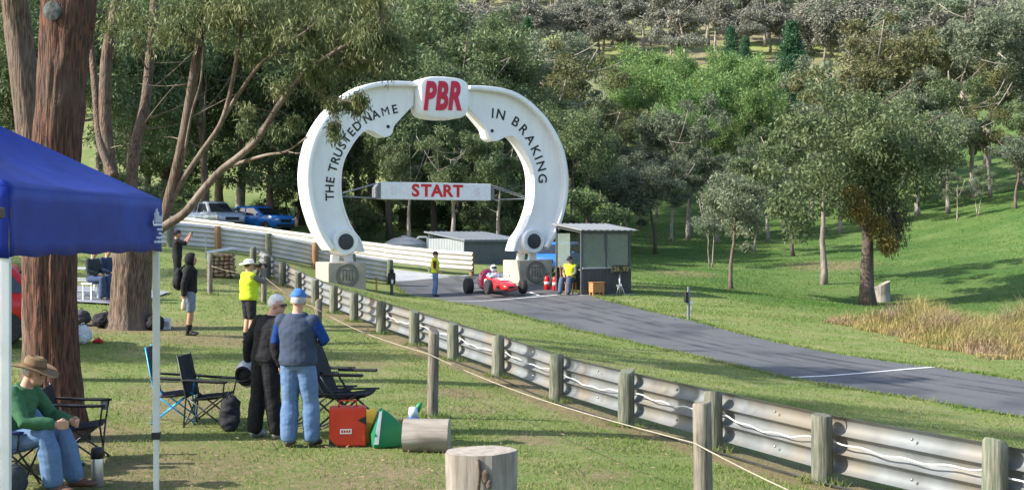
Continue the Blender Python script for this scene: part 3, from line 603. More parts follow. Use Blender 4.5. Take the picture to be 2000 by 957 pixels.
# signal posts
g = G(1345, 625); sg = empty('signal_post', g, R(20), 'grey metal post with a black signal box at the track edge', 'post')
MB().box((0,0,.5), (.07,.07,1.12)).build('post', mat('post_grey', (.2,.22,.22), (.16,.18,.18), rough=.6, metal=.3), sg, bevel=.006)
MB().box((-.10,-.02,.72), (.1,.14,.34)).build('signal_box', blk, sg, bevel=.01); MB().box((.06,-.04,.55), (.1,.08,.08)).build('junction_box', mat('white_pvc', (.75,.75,.73)), sg); MB().tube([(.05,-.04,.5), (.07,-.03,.3), (.04,-.04,.12)], .014, 6).build('conduit', mat('white_pvc', (.75,.75,.73)), sg, True)
g = G(765, 575); sg = empty('start_light', g, R(20), 'small black start light on a short dark post at the track edge', 'signal')
MB().box((0,0,.3), (.1,.1,.62)).build('post', mat('hut_dark_steel', (.045,.05,.056)), sg); MB().box((0,0,.62), (.3,.16,.46)).build('housing', blk, sg, bevel=.06); MB().lathe([(.07,0),(.1,.1),(.06,.16),(0,.17)], 14, (0,0,.83)).build('hood', blk, sg, True)
MB().box((0,-.085,.5), (.08,.012,.16)).build('label_plate', mat('white_pvc', (.75,.75,.73)), sg)
g = G(735, 570); mk = empty('marker_stake', g, 0, 'thin yellow stake at the end of the silver barrier', 'stake')
MB().box((0,0,.25), (.06,.06,.56)).build('stake', mat('yellow_paint', (.55,.36,.04), (.45,.3,.04), rough=.6), mk); MB().ball((0,0,.54), .05, 8, 6).build('cap', mat('yellow_paint', (.55,.36,.04)), mk, True)
# stone cairn with a slab
q = G(432, 541); rg = random.Random(8); ca = empty('stone_plinth', q, R(15), 'squat plinth of stacked brown stones topped by a pale slab on the bank', 'plinth')
stm = mat('brown_stone', (.24,.165,.095), (.36,.27,.17), rough=.9, ns=6, bump=.6, rnd=.35)
proto = []
for k in range(5):
    mb = MB(); mb.ball((0,0,0), (1,1,1), 7, 5); mb.v = [(x*rg.uniform(.85,1.15), y*rg.uniform(.85,1.15), z*rg.uniform(.8,1.1)) for x, y, z in mb.v]; proto.append(mb.mesh('stone', stm, 'auto'))
MB().box((0,0,.34), (.62,.56,.7)).build('core', stm, ca)
for iz in range(6):
    for side in range(4):
        for k in range(5):
            z = .06+iz*.125; wd = .42-.08*z; t_ = -wd+2*wd*(k+.5+rg.uniform(-.15,.15))/5; e = wd*.93
            p_ = [(t_,-e,z),(e,t_,z),(t_,e,z),(-e,t_,z)][side]
            if side == 2: continue
            o = bpy.data.objects.new('stone', rg.choice(proto)); COL.objects.link(o); o.parent = ca; o.location = p_; o.scale = (rg.uniform(.07,.1), rg.uniform(.06,.09), rg.uniform(.045,.07)); o.rotation_euler = (rg.uniform(-.4,.4), rg.uniform(-.4,.4), rg.uniform(0,6))
MB().box((0,0,.84), (.86,.72,.07), ry=R(-9)).build('slab', mat('slab_blue_white', (.55,.6,.66), (.4,.44,.5), rough=.5), ca, bevel=.01)
g = G(402, 505); tag(MB().box((g.x, g.y, g.z+.35), (.05,.05,1.0)).build('steel_stake', mat('post_grey', (.2,.22,.22)), None), 'thin grey steel stake standing before the silver barrier', 'stake')
# logs and stumps
logw = mat('weathered_log', (.30,.265,.225), (.17,.145,.12), rough=.9, ns=7, stretch=(2.5,2.5,.3), bump=.8, bs=.012, c3=(.36,.325,.28), n3=1.6)
knot_ = mat('knot_brown', (.085,.06,.045), (.16,.12,.09), rough=.95, ns=20, bump=.6)
cutw = mat('cut_wood', (.36,.315,.265), (.25,.215,.175), rough=.9, ns=14, bump=.5)
def stump(name, label, q, r, h, seed, tiltx=0., lying=False, rz=0.):
    rg = random.Random(seed); o = empty(name, q, rz, label, 'stump' if not lying else 'log'); rings = []; n = 26; ph = [rg.uniform(0, 6) for _ in range(6)]
    def rad(a, z): return r*(1+.05*math.sin(2*a+ph[0])+.035*math.sin(5*a+ph[1]+z*2)+.02*math.sin(11*a+ph[2])+(.16*max(0, .3-z/h)*(1+.5*math.sin(3*a)) if not lying else 0))
    for z in np.linspace(-.05 if not lying else 0, h, 12): rings.append([(rad(a, z)*math.cos(a), rad(a, z)*math.sin(a), z+(tiltx*math.cos(a)*r if z > h*.95 else 0)) for a in [2*math.pi*k/n for k in range(n)]])
    mb = MB().loft(rings, False)
    b = mb.build('bark', logw, o, 'auto')
    tp = MB().add([(x*.998, y*.998, z+.001) for x, y, z in rings[-1]]+[(0,0,rings[-1][0][2]*.5+rings[-1][13][2]*.5+.012)], [(k, (k+1) % n, n) for k in range(n)]+([] )).build('cut_face', cutw, o)
    objs = [b, tp]
    if lying:
        objs.append(MB().add([(x*.998, y*.998, z-.001) for x, y, z in rings[0]]+[(0,0,-.01)], [((k+1) % n, k, n) for k in range(n)]).build('cut_face', cutw, o))
        for ob in objs: ob.rotation_euler = (0, R(90), 0); ob.location = (-h/2, 0, r*.98)
    return o
q = at(938, 11.4); st_ = stump('tree_stump', 'broad weathered sawn stump standing upright alone in the grass', q, .29, HC+(YH-880)/F*11.4-q.z, 4, .03)
kn = MB().ball((.05,-.30,.36), (.035,.015,.06), 8, 6).ball((.08,-.30,.30), (.025,.015,.045), 8, 6).build('knot', knot_, st_, True)
cr_ = MB(); pts = [(-.02,-.283,.5),(0.0,-.297,.38),(-.015,-.298,.25),(.01,-.302,.12),(-.01,-.31,.0)]; cr_.tube(pts, [.02,.016,.02,.014,.01], 5).build('crack', knot_, st_, True)
q = G(833, 880); stump('log', 'short grey log lying on its side by the shopping bags', q, .175, .5, 9, 0, True, R(-4))
q = G(1722, 588); stump('tree_stump', 'pale grey hollow stump beside the big pasture tree', q, .36, .75, 12, .5)
# ------------------------------------------------------------------ blue canopy tent
tN = np.array([-2.585,6.8]); tF = np.array([-2.485,9.3]); lv = np.array([-2.5,.1]); cor = [tN, tF, tF+lv, tN+lv]; cen = sum(cor)/4; zE = 2.585; zP = 3.31; zg = .03
tent = empty('canopy_tent', (cen[0], cen[1], zg), 0, 'royal blue pop-up canopy tent on white metal legs', 'tent')
def tl(p_, z): return (p_[0]-cen[0], p_[1]-cen[1], z-zg)
blue = mat('blue_polyester', (.008,.030,.29), (.006,.021,.22), rough=.5, ns=3, bump=.5, bs=.03, spec=.35, c3=(.012,.045,.36), n3=1.5, transl=.12)
ex = 1.022; n = 24; mv = 14
mbR = MB()
for k in range(4):
    a = cen+(cor[k]-cen)*ex; b = cen+(cor[(k+1) % 4]-cen)*ex; V = []
    for r_ in range(mv+1):
        f = r_/mv
        for i in range(n+1):
            u = i/n; q = (a+(b-a)*u)*(1-f)+cen*f; sag = .085*math.sin(math.pi*min(1, f*1.05))*math.sin(math.pi*u)+.014*(1-f)*mnoise.noise(Vector((u*7+k*9, f*5, 1)))*math.sin(math.pi*u); V.append(tl(q, zE+(zP-zE)*f-sag))
    mbR.add(V, [(r_*(n+1)+i, r_*(n+1)+i+1, (r_+1)*(n+1)+i+1, (r_+1)*(n+1)+i) for r_ in range(mv) for i in range(n)])
ro = mbR.build('roof_sheet', blue, tent, 'auto'); sm = ro.modifiers.new('solid', 'SOLIDIFY'); sm.thickness = .004
for k in range(4):
    a = cen+(cor[k]-cen)*ex; b = cen+(cor[(k+1) % 4]-cen)*ex; V = []; nn_ = nrm(np.array([(b-a)[1], -(b-a)[0]])); nn_ = nn_ if nn_ @ ((a+b)/2-cen) > 0 else -nn_
    for r_ in range(6):
        for i in range(41):
            q = a+(b-a)*i/40+nn_*(.004+.014*(r_/5)*mnoise.noise(Vector((i*.35, r_*.4, k*7)))); V.append(tl(q, zE+.004-.36*r_/5+.006*math.sin(i*.9)*r_/5))
    o = MB().add(V, [(r_*41+i, r_*41+i+1, (r_+1)*41+i+1, (r_+1)*41+i) for r_ in range(5) for i in range(40)]).build('valance', blue, tent, True)
    o.modifiers.new('solid', 'SOLIDIFY').thickness = .003
    if k == 0:
        pr = MB(); d = nrm(b-a); e0 = np.array(tl(b-d*.17+nn_*.034, 0)); dd = np.array([-d[0], -d[1], 0])
        def LP_(x, z): v = e0+np.array([d[0], d[1], 0])*x*1.6; return (v[0], v[1], zE-zg+z*1.6)
        def mark(pl): pr.add([LP_(x, z) for x, z in pl], [tuple(range(len(pl)))])
        for k2 in range(7): mark([(-.055+.016*k2,-.1-.012*(k2 % 2)), (-.047+.016*k2,-.10), (-.050+.018*k2,-.055+.02*math.sin(k2)), (-.058+.017*k2,-.06+.015*math.sin(k2))])
        mark([(-.075,-.105),(.06,-.105),(.055,-.112),(-.07,-.115)]); mark([(-.085,-.1),(-.07,-.085),(-.066,-.1),(-.075,-.113)])
        for z, x0, x1 in ((-.125,-.02,.06),(-.142,0,.06),(-.16,-.03,.06),(-.178,-.06,.06)):
            for k2 in range(int((x1-x0)/.016)): mark([(x0+.016*k2,z),(x0+.016*k2+.011,z),(x0+.016*k2+.011,z-.009),(x0+.016*k2,z-.009)])
        pr.build('printed_emblem', mat('white_print', (.7,.72,.75), (.6,.62,.66), rough=.6), o)
wm = mat('white_powdercoat', (.66,.68,.68), (.58,.6,.6), rough=.4, metal=.2)
for k, q in enumerate(cor):
    lg = MB().box(tl(q, (.92+zE-.03)/2), (.046,.046,zE-.03-.92), rz=.12).build('leg', wm, tent, bevel=.004)
    MB().box(tl(q, .5), (.036,.036,1.0), rz=.12).build('lower_leg', wm, lg, bevel=.004); 
    MB().box(tl(q, .94), (.062,.062,.05), rz=.12).build('slider', mat('black_plastic', (.015,.015,.016), (.03,.03,.03), rough=.5), lg, bevel=.006)
    MB().box(tl(q, zE-.13), (.062,.062,.06), rz=.12).build('slider', mat('black_plastic', (.015,.015,.016)), lg, bevel=.006)
    MB().box(tl(q, .04), (.1,.1,.012), rz=.12).build('foot_plate', wm, lg)
for k in range(4):
    a, b = cor[k], cor[(k+1) % 4]; m_ = (a+b)/2
    for p1, z1, p2, z2 in ((a, zE-.05, m_, zE-.28), (a, zE-.28, m_, zE-.05), (b, zE-.05, m_, zE-.28), (b, zE-.28, m_, zE-.05)): MB().bar(tl(p1, z1), tl(p2, z2), .012, .025).build('truss_bar', wm, tent)
# ------------------------------------------------------------------ wheels and cars
tyre = mat('tyre_rubber', (.016,.016,.017), (.028,.028,.028), rough=.75, ns=20); rimm = mat('alloy_rim', (.5,.5,.5), (.4,.4,.41), rough=.35, metal=.7); dglass = mat('dark_car_glass', (.015,.018,.022), (.02,.024,.03), rough=.08, spec=.8)
def wheel(parent, c, r, wd, rim=.62, m_=None):
    t_ = MB().lathe([(r*rim,-wd/2),(r*.9,-wd/2),(r*.985,-wd*.36),(r,-wd*.2),(r,wd*.2),(r*.985,wd*.36),(r*.9,wd/2),(r*rim,wd/2)], 28, (0,0,0), 'x').build('wheel', tyre, parent, 'auto'); t_.location = c
    MB().lathe([(0,-wd*.30),(r*.16,-wd*.34),(r*.2,-wd*.25),(r*rim*.9,-wd*.3),(r*rim*1.01,-wd*.47),(r*rim*1.01,wd*.47),(r*rim*.9,wd*.3),(r*.2,wd*.25),(r*.16,wd*.34),(0,wd*.3)], 24, (0,0,0), 'x').build('rim', m_ or rimm, t_, 'auto'); return t_
def ell(y, hw, z0, z1, n=20, p_=.7, a0=0, a1=2*math.pi, closed=True):
    out = []; zc, hz_ = (z0+z1)/2, (z1-z0)/2
    for k in range(n):
        a = a0+(a1-a0)*k/(n if closed else n-1); c, s = math.cos(a), math.sin(a); out.append((hw*math.copysign(abs(c)**p_, c), y, zc+hz_*math.copysign(abs(s)**p_, s)))
    return out
fa = G(988, 579); hd = np.array([.35,-.935]); rcen = np.array([fa.x, fa.y])-hd*1.18; rl_z = H(*rcen)
slope = (H(*(rcen+hd*1.18))-H(*(rcen-hd*1.18)))/2.36
rc = empty('racing_car', (rcen[0], rcen[1], rl_z+.012), R(20.5), 'small open-wheel racing car in red and pink on the start line', 'racing car'); rc.rotation_euler = (-math.atan(-slope)*-1*-1, 0, R(20.5))
cred = mat('car_red', (.56,.02,.022), (.5,.016,.02), rough=.28, ns=2, coat=.5); cpink = mat('car_rose_red', (.64,.05,.16), (.58,.04,.14), rough=.3, ns=2, coat=.5); cwh = mat('roundel_white', (.78,.78,.78), (.7,.7,.7), rough=.4)
MB().loft([ell(*s) for s in ((-1.80,.17,.17,.31),(-1.74,.25,.13,.36),(-1.55,.30,.11,.43),(-1.2,.32,.10,.50),(-.8,.34,.10,.57),(-.42,.355,.10,.64))]).build('nose', cred, rc, 'auto')
MB().loft([ell(-1.806,.13,.20,.29), ell(-1.70,.12,.20,.29)]).build('air_intake', blk, rc)
a0, a1 = R(128), R(412)   # open-topped cockpit tub
MB().loft([[(x*k, y, z) for x, y, z in ell(y_, hw, .10, zt_, 26, .7, a0, a1, False)] for y_, hw, zt_, k in ((-.42,.356,.64,1),(-.1,.37,.68,1),(.25,.37,.72,1),(.5,.36,.78,1))]+[], False, False).build('cockpit_tub', cred, rc, 'auto').modifiers.new('solid', 'SOLIDIFY').thickness = .02
MB().loft([ell(*s) for s in ((.5,.38,.10,.92),(.56,.38,.10,.98),(.85,.36,.12,.96),(1.2,.29,.17,.78),(1.45,.2,.24,.6),(1.58,.13,.3,.5))]).build('engine_cover', cpink, rc, 'auto')
MB().loft([[(x, y, z) for x, y, z in ell(-.42+.08*t_, .3*(1-.06*t_), .60+.1*t_, .66+.13*t_, 16, .8, R(20), R(160), False)] for t_ in (0, 1)], False, False).build('windscreen', glass('clear_screen', (.5,.55,.65), .03, .4), rc, True)
MB().tube([(-.2,.52,.7),(-.19,.55,1.0),(-.1,.56,1.1),(.1,.56,1.1),(.19,.55,1.0),(.2,.52,.7)], .018, 8).build('roll_hoop', rimm, rc, True)
MB().box((0,-.95,.565), (.4,.5,.012), rx=R(10)).build('number_panel', cwh, rc, bevel=.004); vs, fs = text_mesh('2', .3, .01, 0, .004); MB().add([(v[0], -.95+v[2]*.9, .575-.176*v[2]+.002) for v in vs], fs).build('number', blk, rc)
for s in (-1, 1):
    sp = MB().lathe([(0,0),(.19,0),(.19,.006),(0,.006)], 22, (0,0,0), 'x').build('side_roundel', cwh, rc); sp.location = (s*.372-(.003 if s > 0 else .003), .05, .40)
    vs, fs = text_mesh('2', .26, .01, 0, .004); MB().add([(s*.381, .05+s*v[0]*-1*-1, .40+v[2]) for v in vs], fs).build('number', blk, rc)
    wheel(rc, (s*.69,-1.18,.28), .28, .2, .58); wheel(rc, (s*.69,1.17,.315), .315, .27, .56)
    for y, z, rad in ((-1.18,.28,.3), (1.17,.31,.25)):
        for dz, dy in ((.12,-.16),(.12,.16),(-.1,-.16),(-.1,.16)): MB().tube([(s*rad*.8, y+dy, z+dz*.9), (s*.60, y, z+dz)], .012, 6).build('wishbone', rimm, rc, True)
    MB().tube([(s*.3,-.36,.60), (s*.42,-.36,.68)], .008, 5).build('mirror_stalk', rimm, rc); MB().ball((s*.44,-.36,.70), (.05,.03,.035), 10, 6).build('mirror', cwh, rc, True)
    MB().tube([(s*.12,.9,.75), (s*.2,1.2,.62), (s*.2,1.85,.5)], .032, 8).build('exhaust', rimm, rc, True)
MB().tube([(-.14,-.22,.60),(-.1,-.24,.69),(.1,-.24,.69),(.14,-.22,.60),(.1,-.2,.51),(-.1,-.2,.51),(-.14,-.22,.60)], .012, 6).build('steering_wheel', blk, rc, True)
def parked_car(name, label, loc_, rz, paint, kind='hatch', L_=4.1, lights=True):
    """front of the car towards local -y"""
    o = empty(name, loc_, rz, label, 'car'); suv = kind == 'suv'; k = L_/4.1; dz = .18 if suv else 0; hc = 1.75 if suv else 1.45; zb = .92+dz*1.2
    def ring(z, yf, yr, hw, cr=.25, n=5):
        pts = []
        for cx_, cy_, s0 in ((hw-cr, yr-cr, 0), (-hw+cr, yr-cr, 90), (-hw+cr, yf+cr, 180), (hw-cr, yf+cr, 270)):
            for i in range(n): a = R(s0+90*i/(n-1)); pts.append((cx_+cr*math.cos(a), (cy_+cr*math.sin(a)), z))
        return pts
    MB().loft([ring(.28+dz,-1.95*k,1.95*k,.76), ring(.42+dz,-2.03*k,2.02*k,.83), ring(.66+dz,-2.05*k,2.05*k,.86), ring(zb-.1,-1.98*k,2.03*k,.85), ring(zb,-1.85*k,1.98*k,.80)]).build('body', paint, o, 'auto')
    cf, cr_ = (-1.05*k, 1.9*k) if not suv else (-.95*k, 1.95*k); tf, tr_ = (-.25*k, 1.45*k) if not suv else (-.35*k, 1.75*k)
    MB().loft([ring(zb-.01,cf,cr_,.765,.12), ring(hc-.08,tf,tr_,.63,.12), ring(hc,tf+.15,tr_-.12,.55,.12)]).build('cabin', paint, o, 'auto')
    def lerp(t_, f): return f+(0)*t_
    z0, z1 = zb+.03, hc-.12; f0 = .06; h_ = hc-.08-zb
    def at_(z): t_ = (z-zb)/h_; return cf+(tf-cf)*t_, cr_+(tr_-cr_)*t_, .765+(.63-.765)*t_
    y0, r0, w0 = at_(z0); y1, r1, w1 = at_(z1)
    MB().add([(-w0+.1,y0-.012,z0),(w0-.1,y0-.012,z0),(w1-.1,y1-.012,z1),(-w1+.1,y1-.012,z1)], [(0,1,2,3)]).build('windscreen', dglass, o)
    MB().add([(-w0+.12,r0+.012,z0),(w0-.12,r0+.012,z0),(w1-.12,r1+.012,z1),(-w1+.12,r1+.012,z1)], [(0,1,2,3)]).build('rear_window', dglass, o)
    for s in (-1, 1):
        ym0 = (y0+r0)/2; 
        for ya0, yb0, ya1, yb1 in ((y0+.2, ym0-.05, y1+.16, ym0-.05), (ym0+.05, r0-.18, ym0+.05, r1-.16)): MB().add([(s*(w0+.012),ya0,z0),(s*(w0+.012),yb0,z0),(s*(w1+.012),yb1,z1),(s*(w1+.012),ya1,z1)], [(0,1,2,3)]).build('side_window', dglass, o)
        wheel(o, (s*.76,-1.28*k,.32+dz*.4), .32+dz*.4, .2, .62); wheel(o, (s*.76,1.27*k,.32+dz*.4), .32+dz*.4, .2, .62)
        MB().ball((s*.6,-1.97*k,.68+dz), (.17,.08,.09), 12, 8).build('headlight', mat('headlamp', (.7,.72,.75), (.5,.5,.52), rough=.15), o, True)
        MB().ball((s*.70,1.95*k,.78+dz), (.12,.09,.15), 12, 8).build('tail_light', mat('tail_red', (.5,.01,.01), (.4,.01,.01), rough=.2), o, True)
        MB().box((s*.93,-.75*k,zb+.06), (.16,.1,.12)).build('door_mirror', paint, o, bevel=.03)
    MB().box((0,-2.045*k,.62+dz), (.8,.03,.16)).build('grille', blk, o, bevel=.01); MB().box((0,-2.05*k,.38+dz), (1.3,.04,.12)).build('bumper_intake', blk, o, bevel=.01)
    MB().box((0,2.055*k,.72+dz), (.4,.014,.12)).build('number_plate', cwh, o)
    return o
pw = mat('car_silver', (.38,.42,.47), (.34,.38,.42), rough=.3, metal=.3, coat=.5); pb = mat('car_blue', (.02,.14,.42), (.018,.12,.36), rough=.28, coat=.5); pr_ = mat('car_scarlet', (.5,.012,.015), (.45,.01,.012), rough=.3, coat=.5); pdb = mat('car_bright_blue', (.02,.17,.5), (.015,.14,.43), rough=.3, coat=.5)
q = at(418, 73); parked_car('parked_car', 'pale silver four-wheel drive parked behind the ribbed barrier', q+Vector((0,0,0)), R(38), pw, 'suv', 4.5)
q = at(508, 74); parked_car('parked_car', 'blue car parked beside the silver four-wheel drive under the trees', q+Vector((0,0,.15)), R(55), pdb, 'hatch', 4.0)
q = at(1090, 59.5); parked_car('parked_car', 'blue hatchback half hidden between the concrete plinth and the timing hut', q, R(-20), pb, 'hatch', 3.9)
q = at(-118, 24.5); parked_car('parked_car', 'red hatchback parked beside the shaggy trunk behind the canopy tent', q, R(-75), pr_, 'hatch', 3.9)
# ------------------------------------------------------------------ people
DJ = dict(pel=(0,0,.95), chest=(0,-.005,1.26), neckb=(0,.02,1.46), head=(0,-.015,1.605), hdir=(0,-1,0),
  sh_l=(.172,.02,1.395), el_l=(.225,.04,1.13), wr_l=(.235,-.03,.885), sh_r=(-.172,.02,1.395), el_r=(-.225,.04,1.13), wr_r=(-.235,-.03,.885),
  hip_l=(.092,0,.90), kn_l=(.10,-.02,.50), an_l=(.11,.03,.09), hip_r=(-.092,0,.90), kn_r=(-.10,-.02,.50), an_r=(-.11,.03,.09), toe_l=(.15,-1,0), toe_r=(-.15,-1,0), curl=.5)
def remeshed(mb, vox, mt, name, parent, sm=5, folds=0., seed=0):
    me = bpy.data.meshes.new('t'); me.from_pydata(mb.v, [], mb.f); bm = bmesh.new(); bm.from_mesh(me); bmesh.ops.remove_doubles(bm, verts=bm.verts, dist=1e-5); bmesh.ops.recalc_face_normals(bm, faces=bm.faces); bm.to_mesh(me); bm.free()
    ob = bpy.data.objects.new('t', me); COL.objects.link(ob); r_ = ob.modifiers.new('r', 'REMESH'); r_.mode = 'VOXEL'; r_.voxel_size = vox
    s = ob.modifiers.new('s', 'SMOOTH'); s.iterations = sm; s.factor = .5
    bpy.context.view_layer.update(); m2 = bpy.data.meshes.new_from_object(ob.evaluated_get(bpy.context.evaluated_depsgraph_get())); bpy.data.objects.remove(ob); bpy.data.meshes.remove(me)
    if folds:
        n = len(m2.vertices); co = np.empty(n*3, np.float32); no = np.empty(n*3, np.float32); m2.vertices.foreach_get('co', co); m2.vertices.foreach_get('normal', no); co = co.reshape(-1, 3); no = no.reshape(-1, 3)
        d = np.array([mnoise.noise(Vector((x*7+seed, y*7, z*13+x*7)))+.5*mnoise.noise(Vector((x*12+z*9, y*12+seed, z*26))) for x, y, z in co.tolist()])
        co = co+no*(d*folds)[:, None]; m2.vertices.foreach_set('co', co.astype(np.float32).ravel())
    m2.materials.clear(); m2.materials.append(mt); m2.shade_smooth(); m2.name = name
    o = bpy.data.objects.new(name, m2); COL.objects.link(o)
    if parent is not None: o.parent = parent
    return o
def part_path(pts, rad, f):
    """first part of a polyline with radii; f counts segments"""
    P_ = [np.array(p_, float) for p_ in pts]; i = min(int(f), len(P_)-2); u = f-i
    return P_[:i+1]+[P_[i]*(1-u)+P_[i+1]*u], list(rad[:i+1])+[rad[i]*(1-u)+rad[i+1]*u]
def sweep(mb, pts, rad, n=14):
    """limb with rounded ends"""
    P_ = [np.array(p_, float) for p_ in pts]; d0 = nrm(P_[0]-P_[1]); d1 = nrm(P_[-1]-P_[-2]); r0, r1 = rad[0], rad[-1]
    Q = [P_[0]+d0*r0*.85, P_[0]+d0*r0*.5]+P_+[P_[-1]+d1*r1*.5, P_[-1]+d1*r1*.85]; mb.tube(Q, [r0*.4, r0*.85]+list(rad)+[r1*.85, r1*.4], n)
def arm_path(J, s):
    a, b, c = (np.array(J[k+s], float) for k in ('sh_', 'el_', 'wr_')); return [a, (a+b)/2, b, b*.62+c*.38, c], [.056,.049,.041,.041,.028]
def leg_path(J, s):
    a, b, c = (np.array(J[k+s], float) for k in ('hip_', 'kn_', 'an_')); return [a, a*.55+b*.45, b, b*.66+c*.34, c], [.092,.080,.057,.058,.040]
def torso(mb, J, inf, s0=-.2, s1=1.04, n=22, build=1.):
    pel, ch, nb = (np.array(J[k], float) for k in ('pel', 'chest', 'neckb')); hx = nrm(np.array(J['hip_l'], float)-np.array(J['hip_r'], float)); sx = nrm(np.array(J['sh_l'], float)-np.array(J['sh_r'], float))
    rings = []; tab = [(-.2,.10,.085),(-.1,.15,.115),(0,.168,.125),(.2,.155,.118),(.45,.158,.120),(.65,.172,.122),(.80,.180,.112),(.90,.155,.092),(.97,.10,.075),(1.03,.066,.06)]
    for s, rx, ry in tab:
        if s < s0-1e-6 or s > s1+1e-6: continue
        c = pel+(ch-pel)*s/.6 if s < .6 else ch+(nb-ch)*(s-.6)/.4
        d = nrm(ch-pel) if s < .35 else (nrm(nb-pel) if s < .75 else nrm(nb-ch)); l = nrm(hx*(1-max(0, s))+sx*max(0, s)); f = nrm(np.cross(d, l)); l = np.cross(f, d); rx, ry = rx*(build if s < .8 else 1)+inf, ry*(build if s < .8 else 1)+inf
        rings.append([c+l*rx*math.cos(a)+f*ry*math.sin(a) for a in [2*math.pi*k/n for k in range(n)]])
    mb.loft(rings)
def hand(mb, J, s, vox):
    w_ = np.array(J['wr_'+s], float); e = np.array(J['el_'+s], float); d = nrm(w_-e); d = nrm(np.array(J.get('hd_'+s, d), float)); sg = 1 if s == 'l' else -1
    pn = np.array(J.get('pn_'+s, (-sg, 0, 0)), float); pn = nrm(pn-d*(pn @ d)); sd_ = np.cross(d, pn); fw = max(.009, vox*1.0)
    for k in range(4):
        o = (k-1.5)*.021; b = w_+d*.085+sd_*o; mb.tube([w_+d*.01+sd_*o*.8, w_+d*.05+sd_*o, b], [.015,.016,.013], 8)
        l = (.062,.075,.072,.055)[k]; c = J['curl']; m1 = b+nrm(d*(1-c*.6)+pn*c)*l*.5; m2 = m1+nrm(d*(1-c*1.6)+pn*c*1.5)*l*.5; mb.tube([b-d*.01, b, m1, m2], [fw*1.1, fw*1.1, fw, fw*.85], 8)
    ts = np.array(J.get('thumb_'+s, sd_*(1 if (sd_ @ np.array((0,-1,0.0))) > 0 else -1)), float); b = w_+d*.025+ts*.025; mb.tube([w_+d*.005, b, b+nrm(ts*.8+d*.7+pn*.3)*.035, b+nrm(ts*.4+d+pn*.5)*.065], [.013,.014,.011,.009], 8)
def headrot(J):
    f = nrm(J['hdir']); up = nrm(np.array((0,0,1.))-f*f[2]); x = np.cross(-f, up)*-1; m_ = Matrix(((0,)*3,)*3)
    y = -f; x = np.cross(y, up); return Matrix((( x[0], y[0], up[0]), (x[1], y[1], up[1]), (x[2], y[2], up[2])))
def shell(c, rot, r, cut, k_in=.86, n=26, m=18):
    """ellipsoid cap round the head: points where cut(local) is false sink inside"""
    mb = MB(); mb.ball((0,0,0), (1,1,1), n, m); V = []
    for x, y, z in mb.v:
        k = 1 if cut(x, y, z) else k_in; q = rot @ Vector((x*r[0]*k, y*r[1]*k, z*r[2]*k)); V.append((c[0]+q.x, c[1]+q.y, c[2]+q.z))
    mb.v = V; return mb
SKIN = mat('skin', (.50,.29,.20), (.44,.245,.165), rough=.55, ns=9); SKT = mat('skin_tan', (.42,.22,.14), (.36,.18,.115), rough=.55, ns=9)
def cloth(name, c, c2=None, **k): return mat(name, c, c2, rough=.85, ns=26, bump=.25, bs=.004, spec=.15, **k)
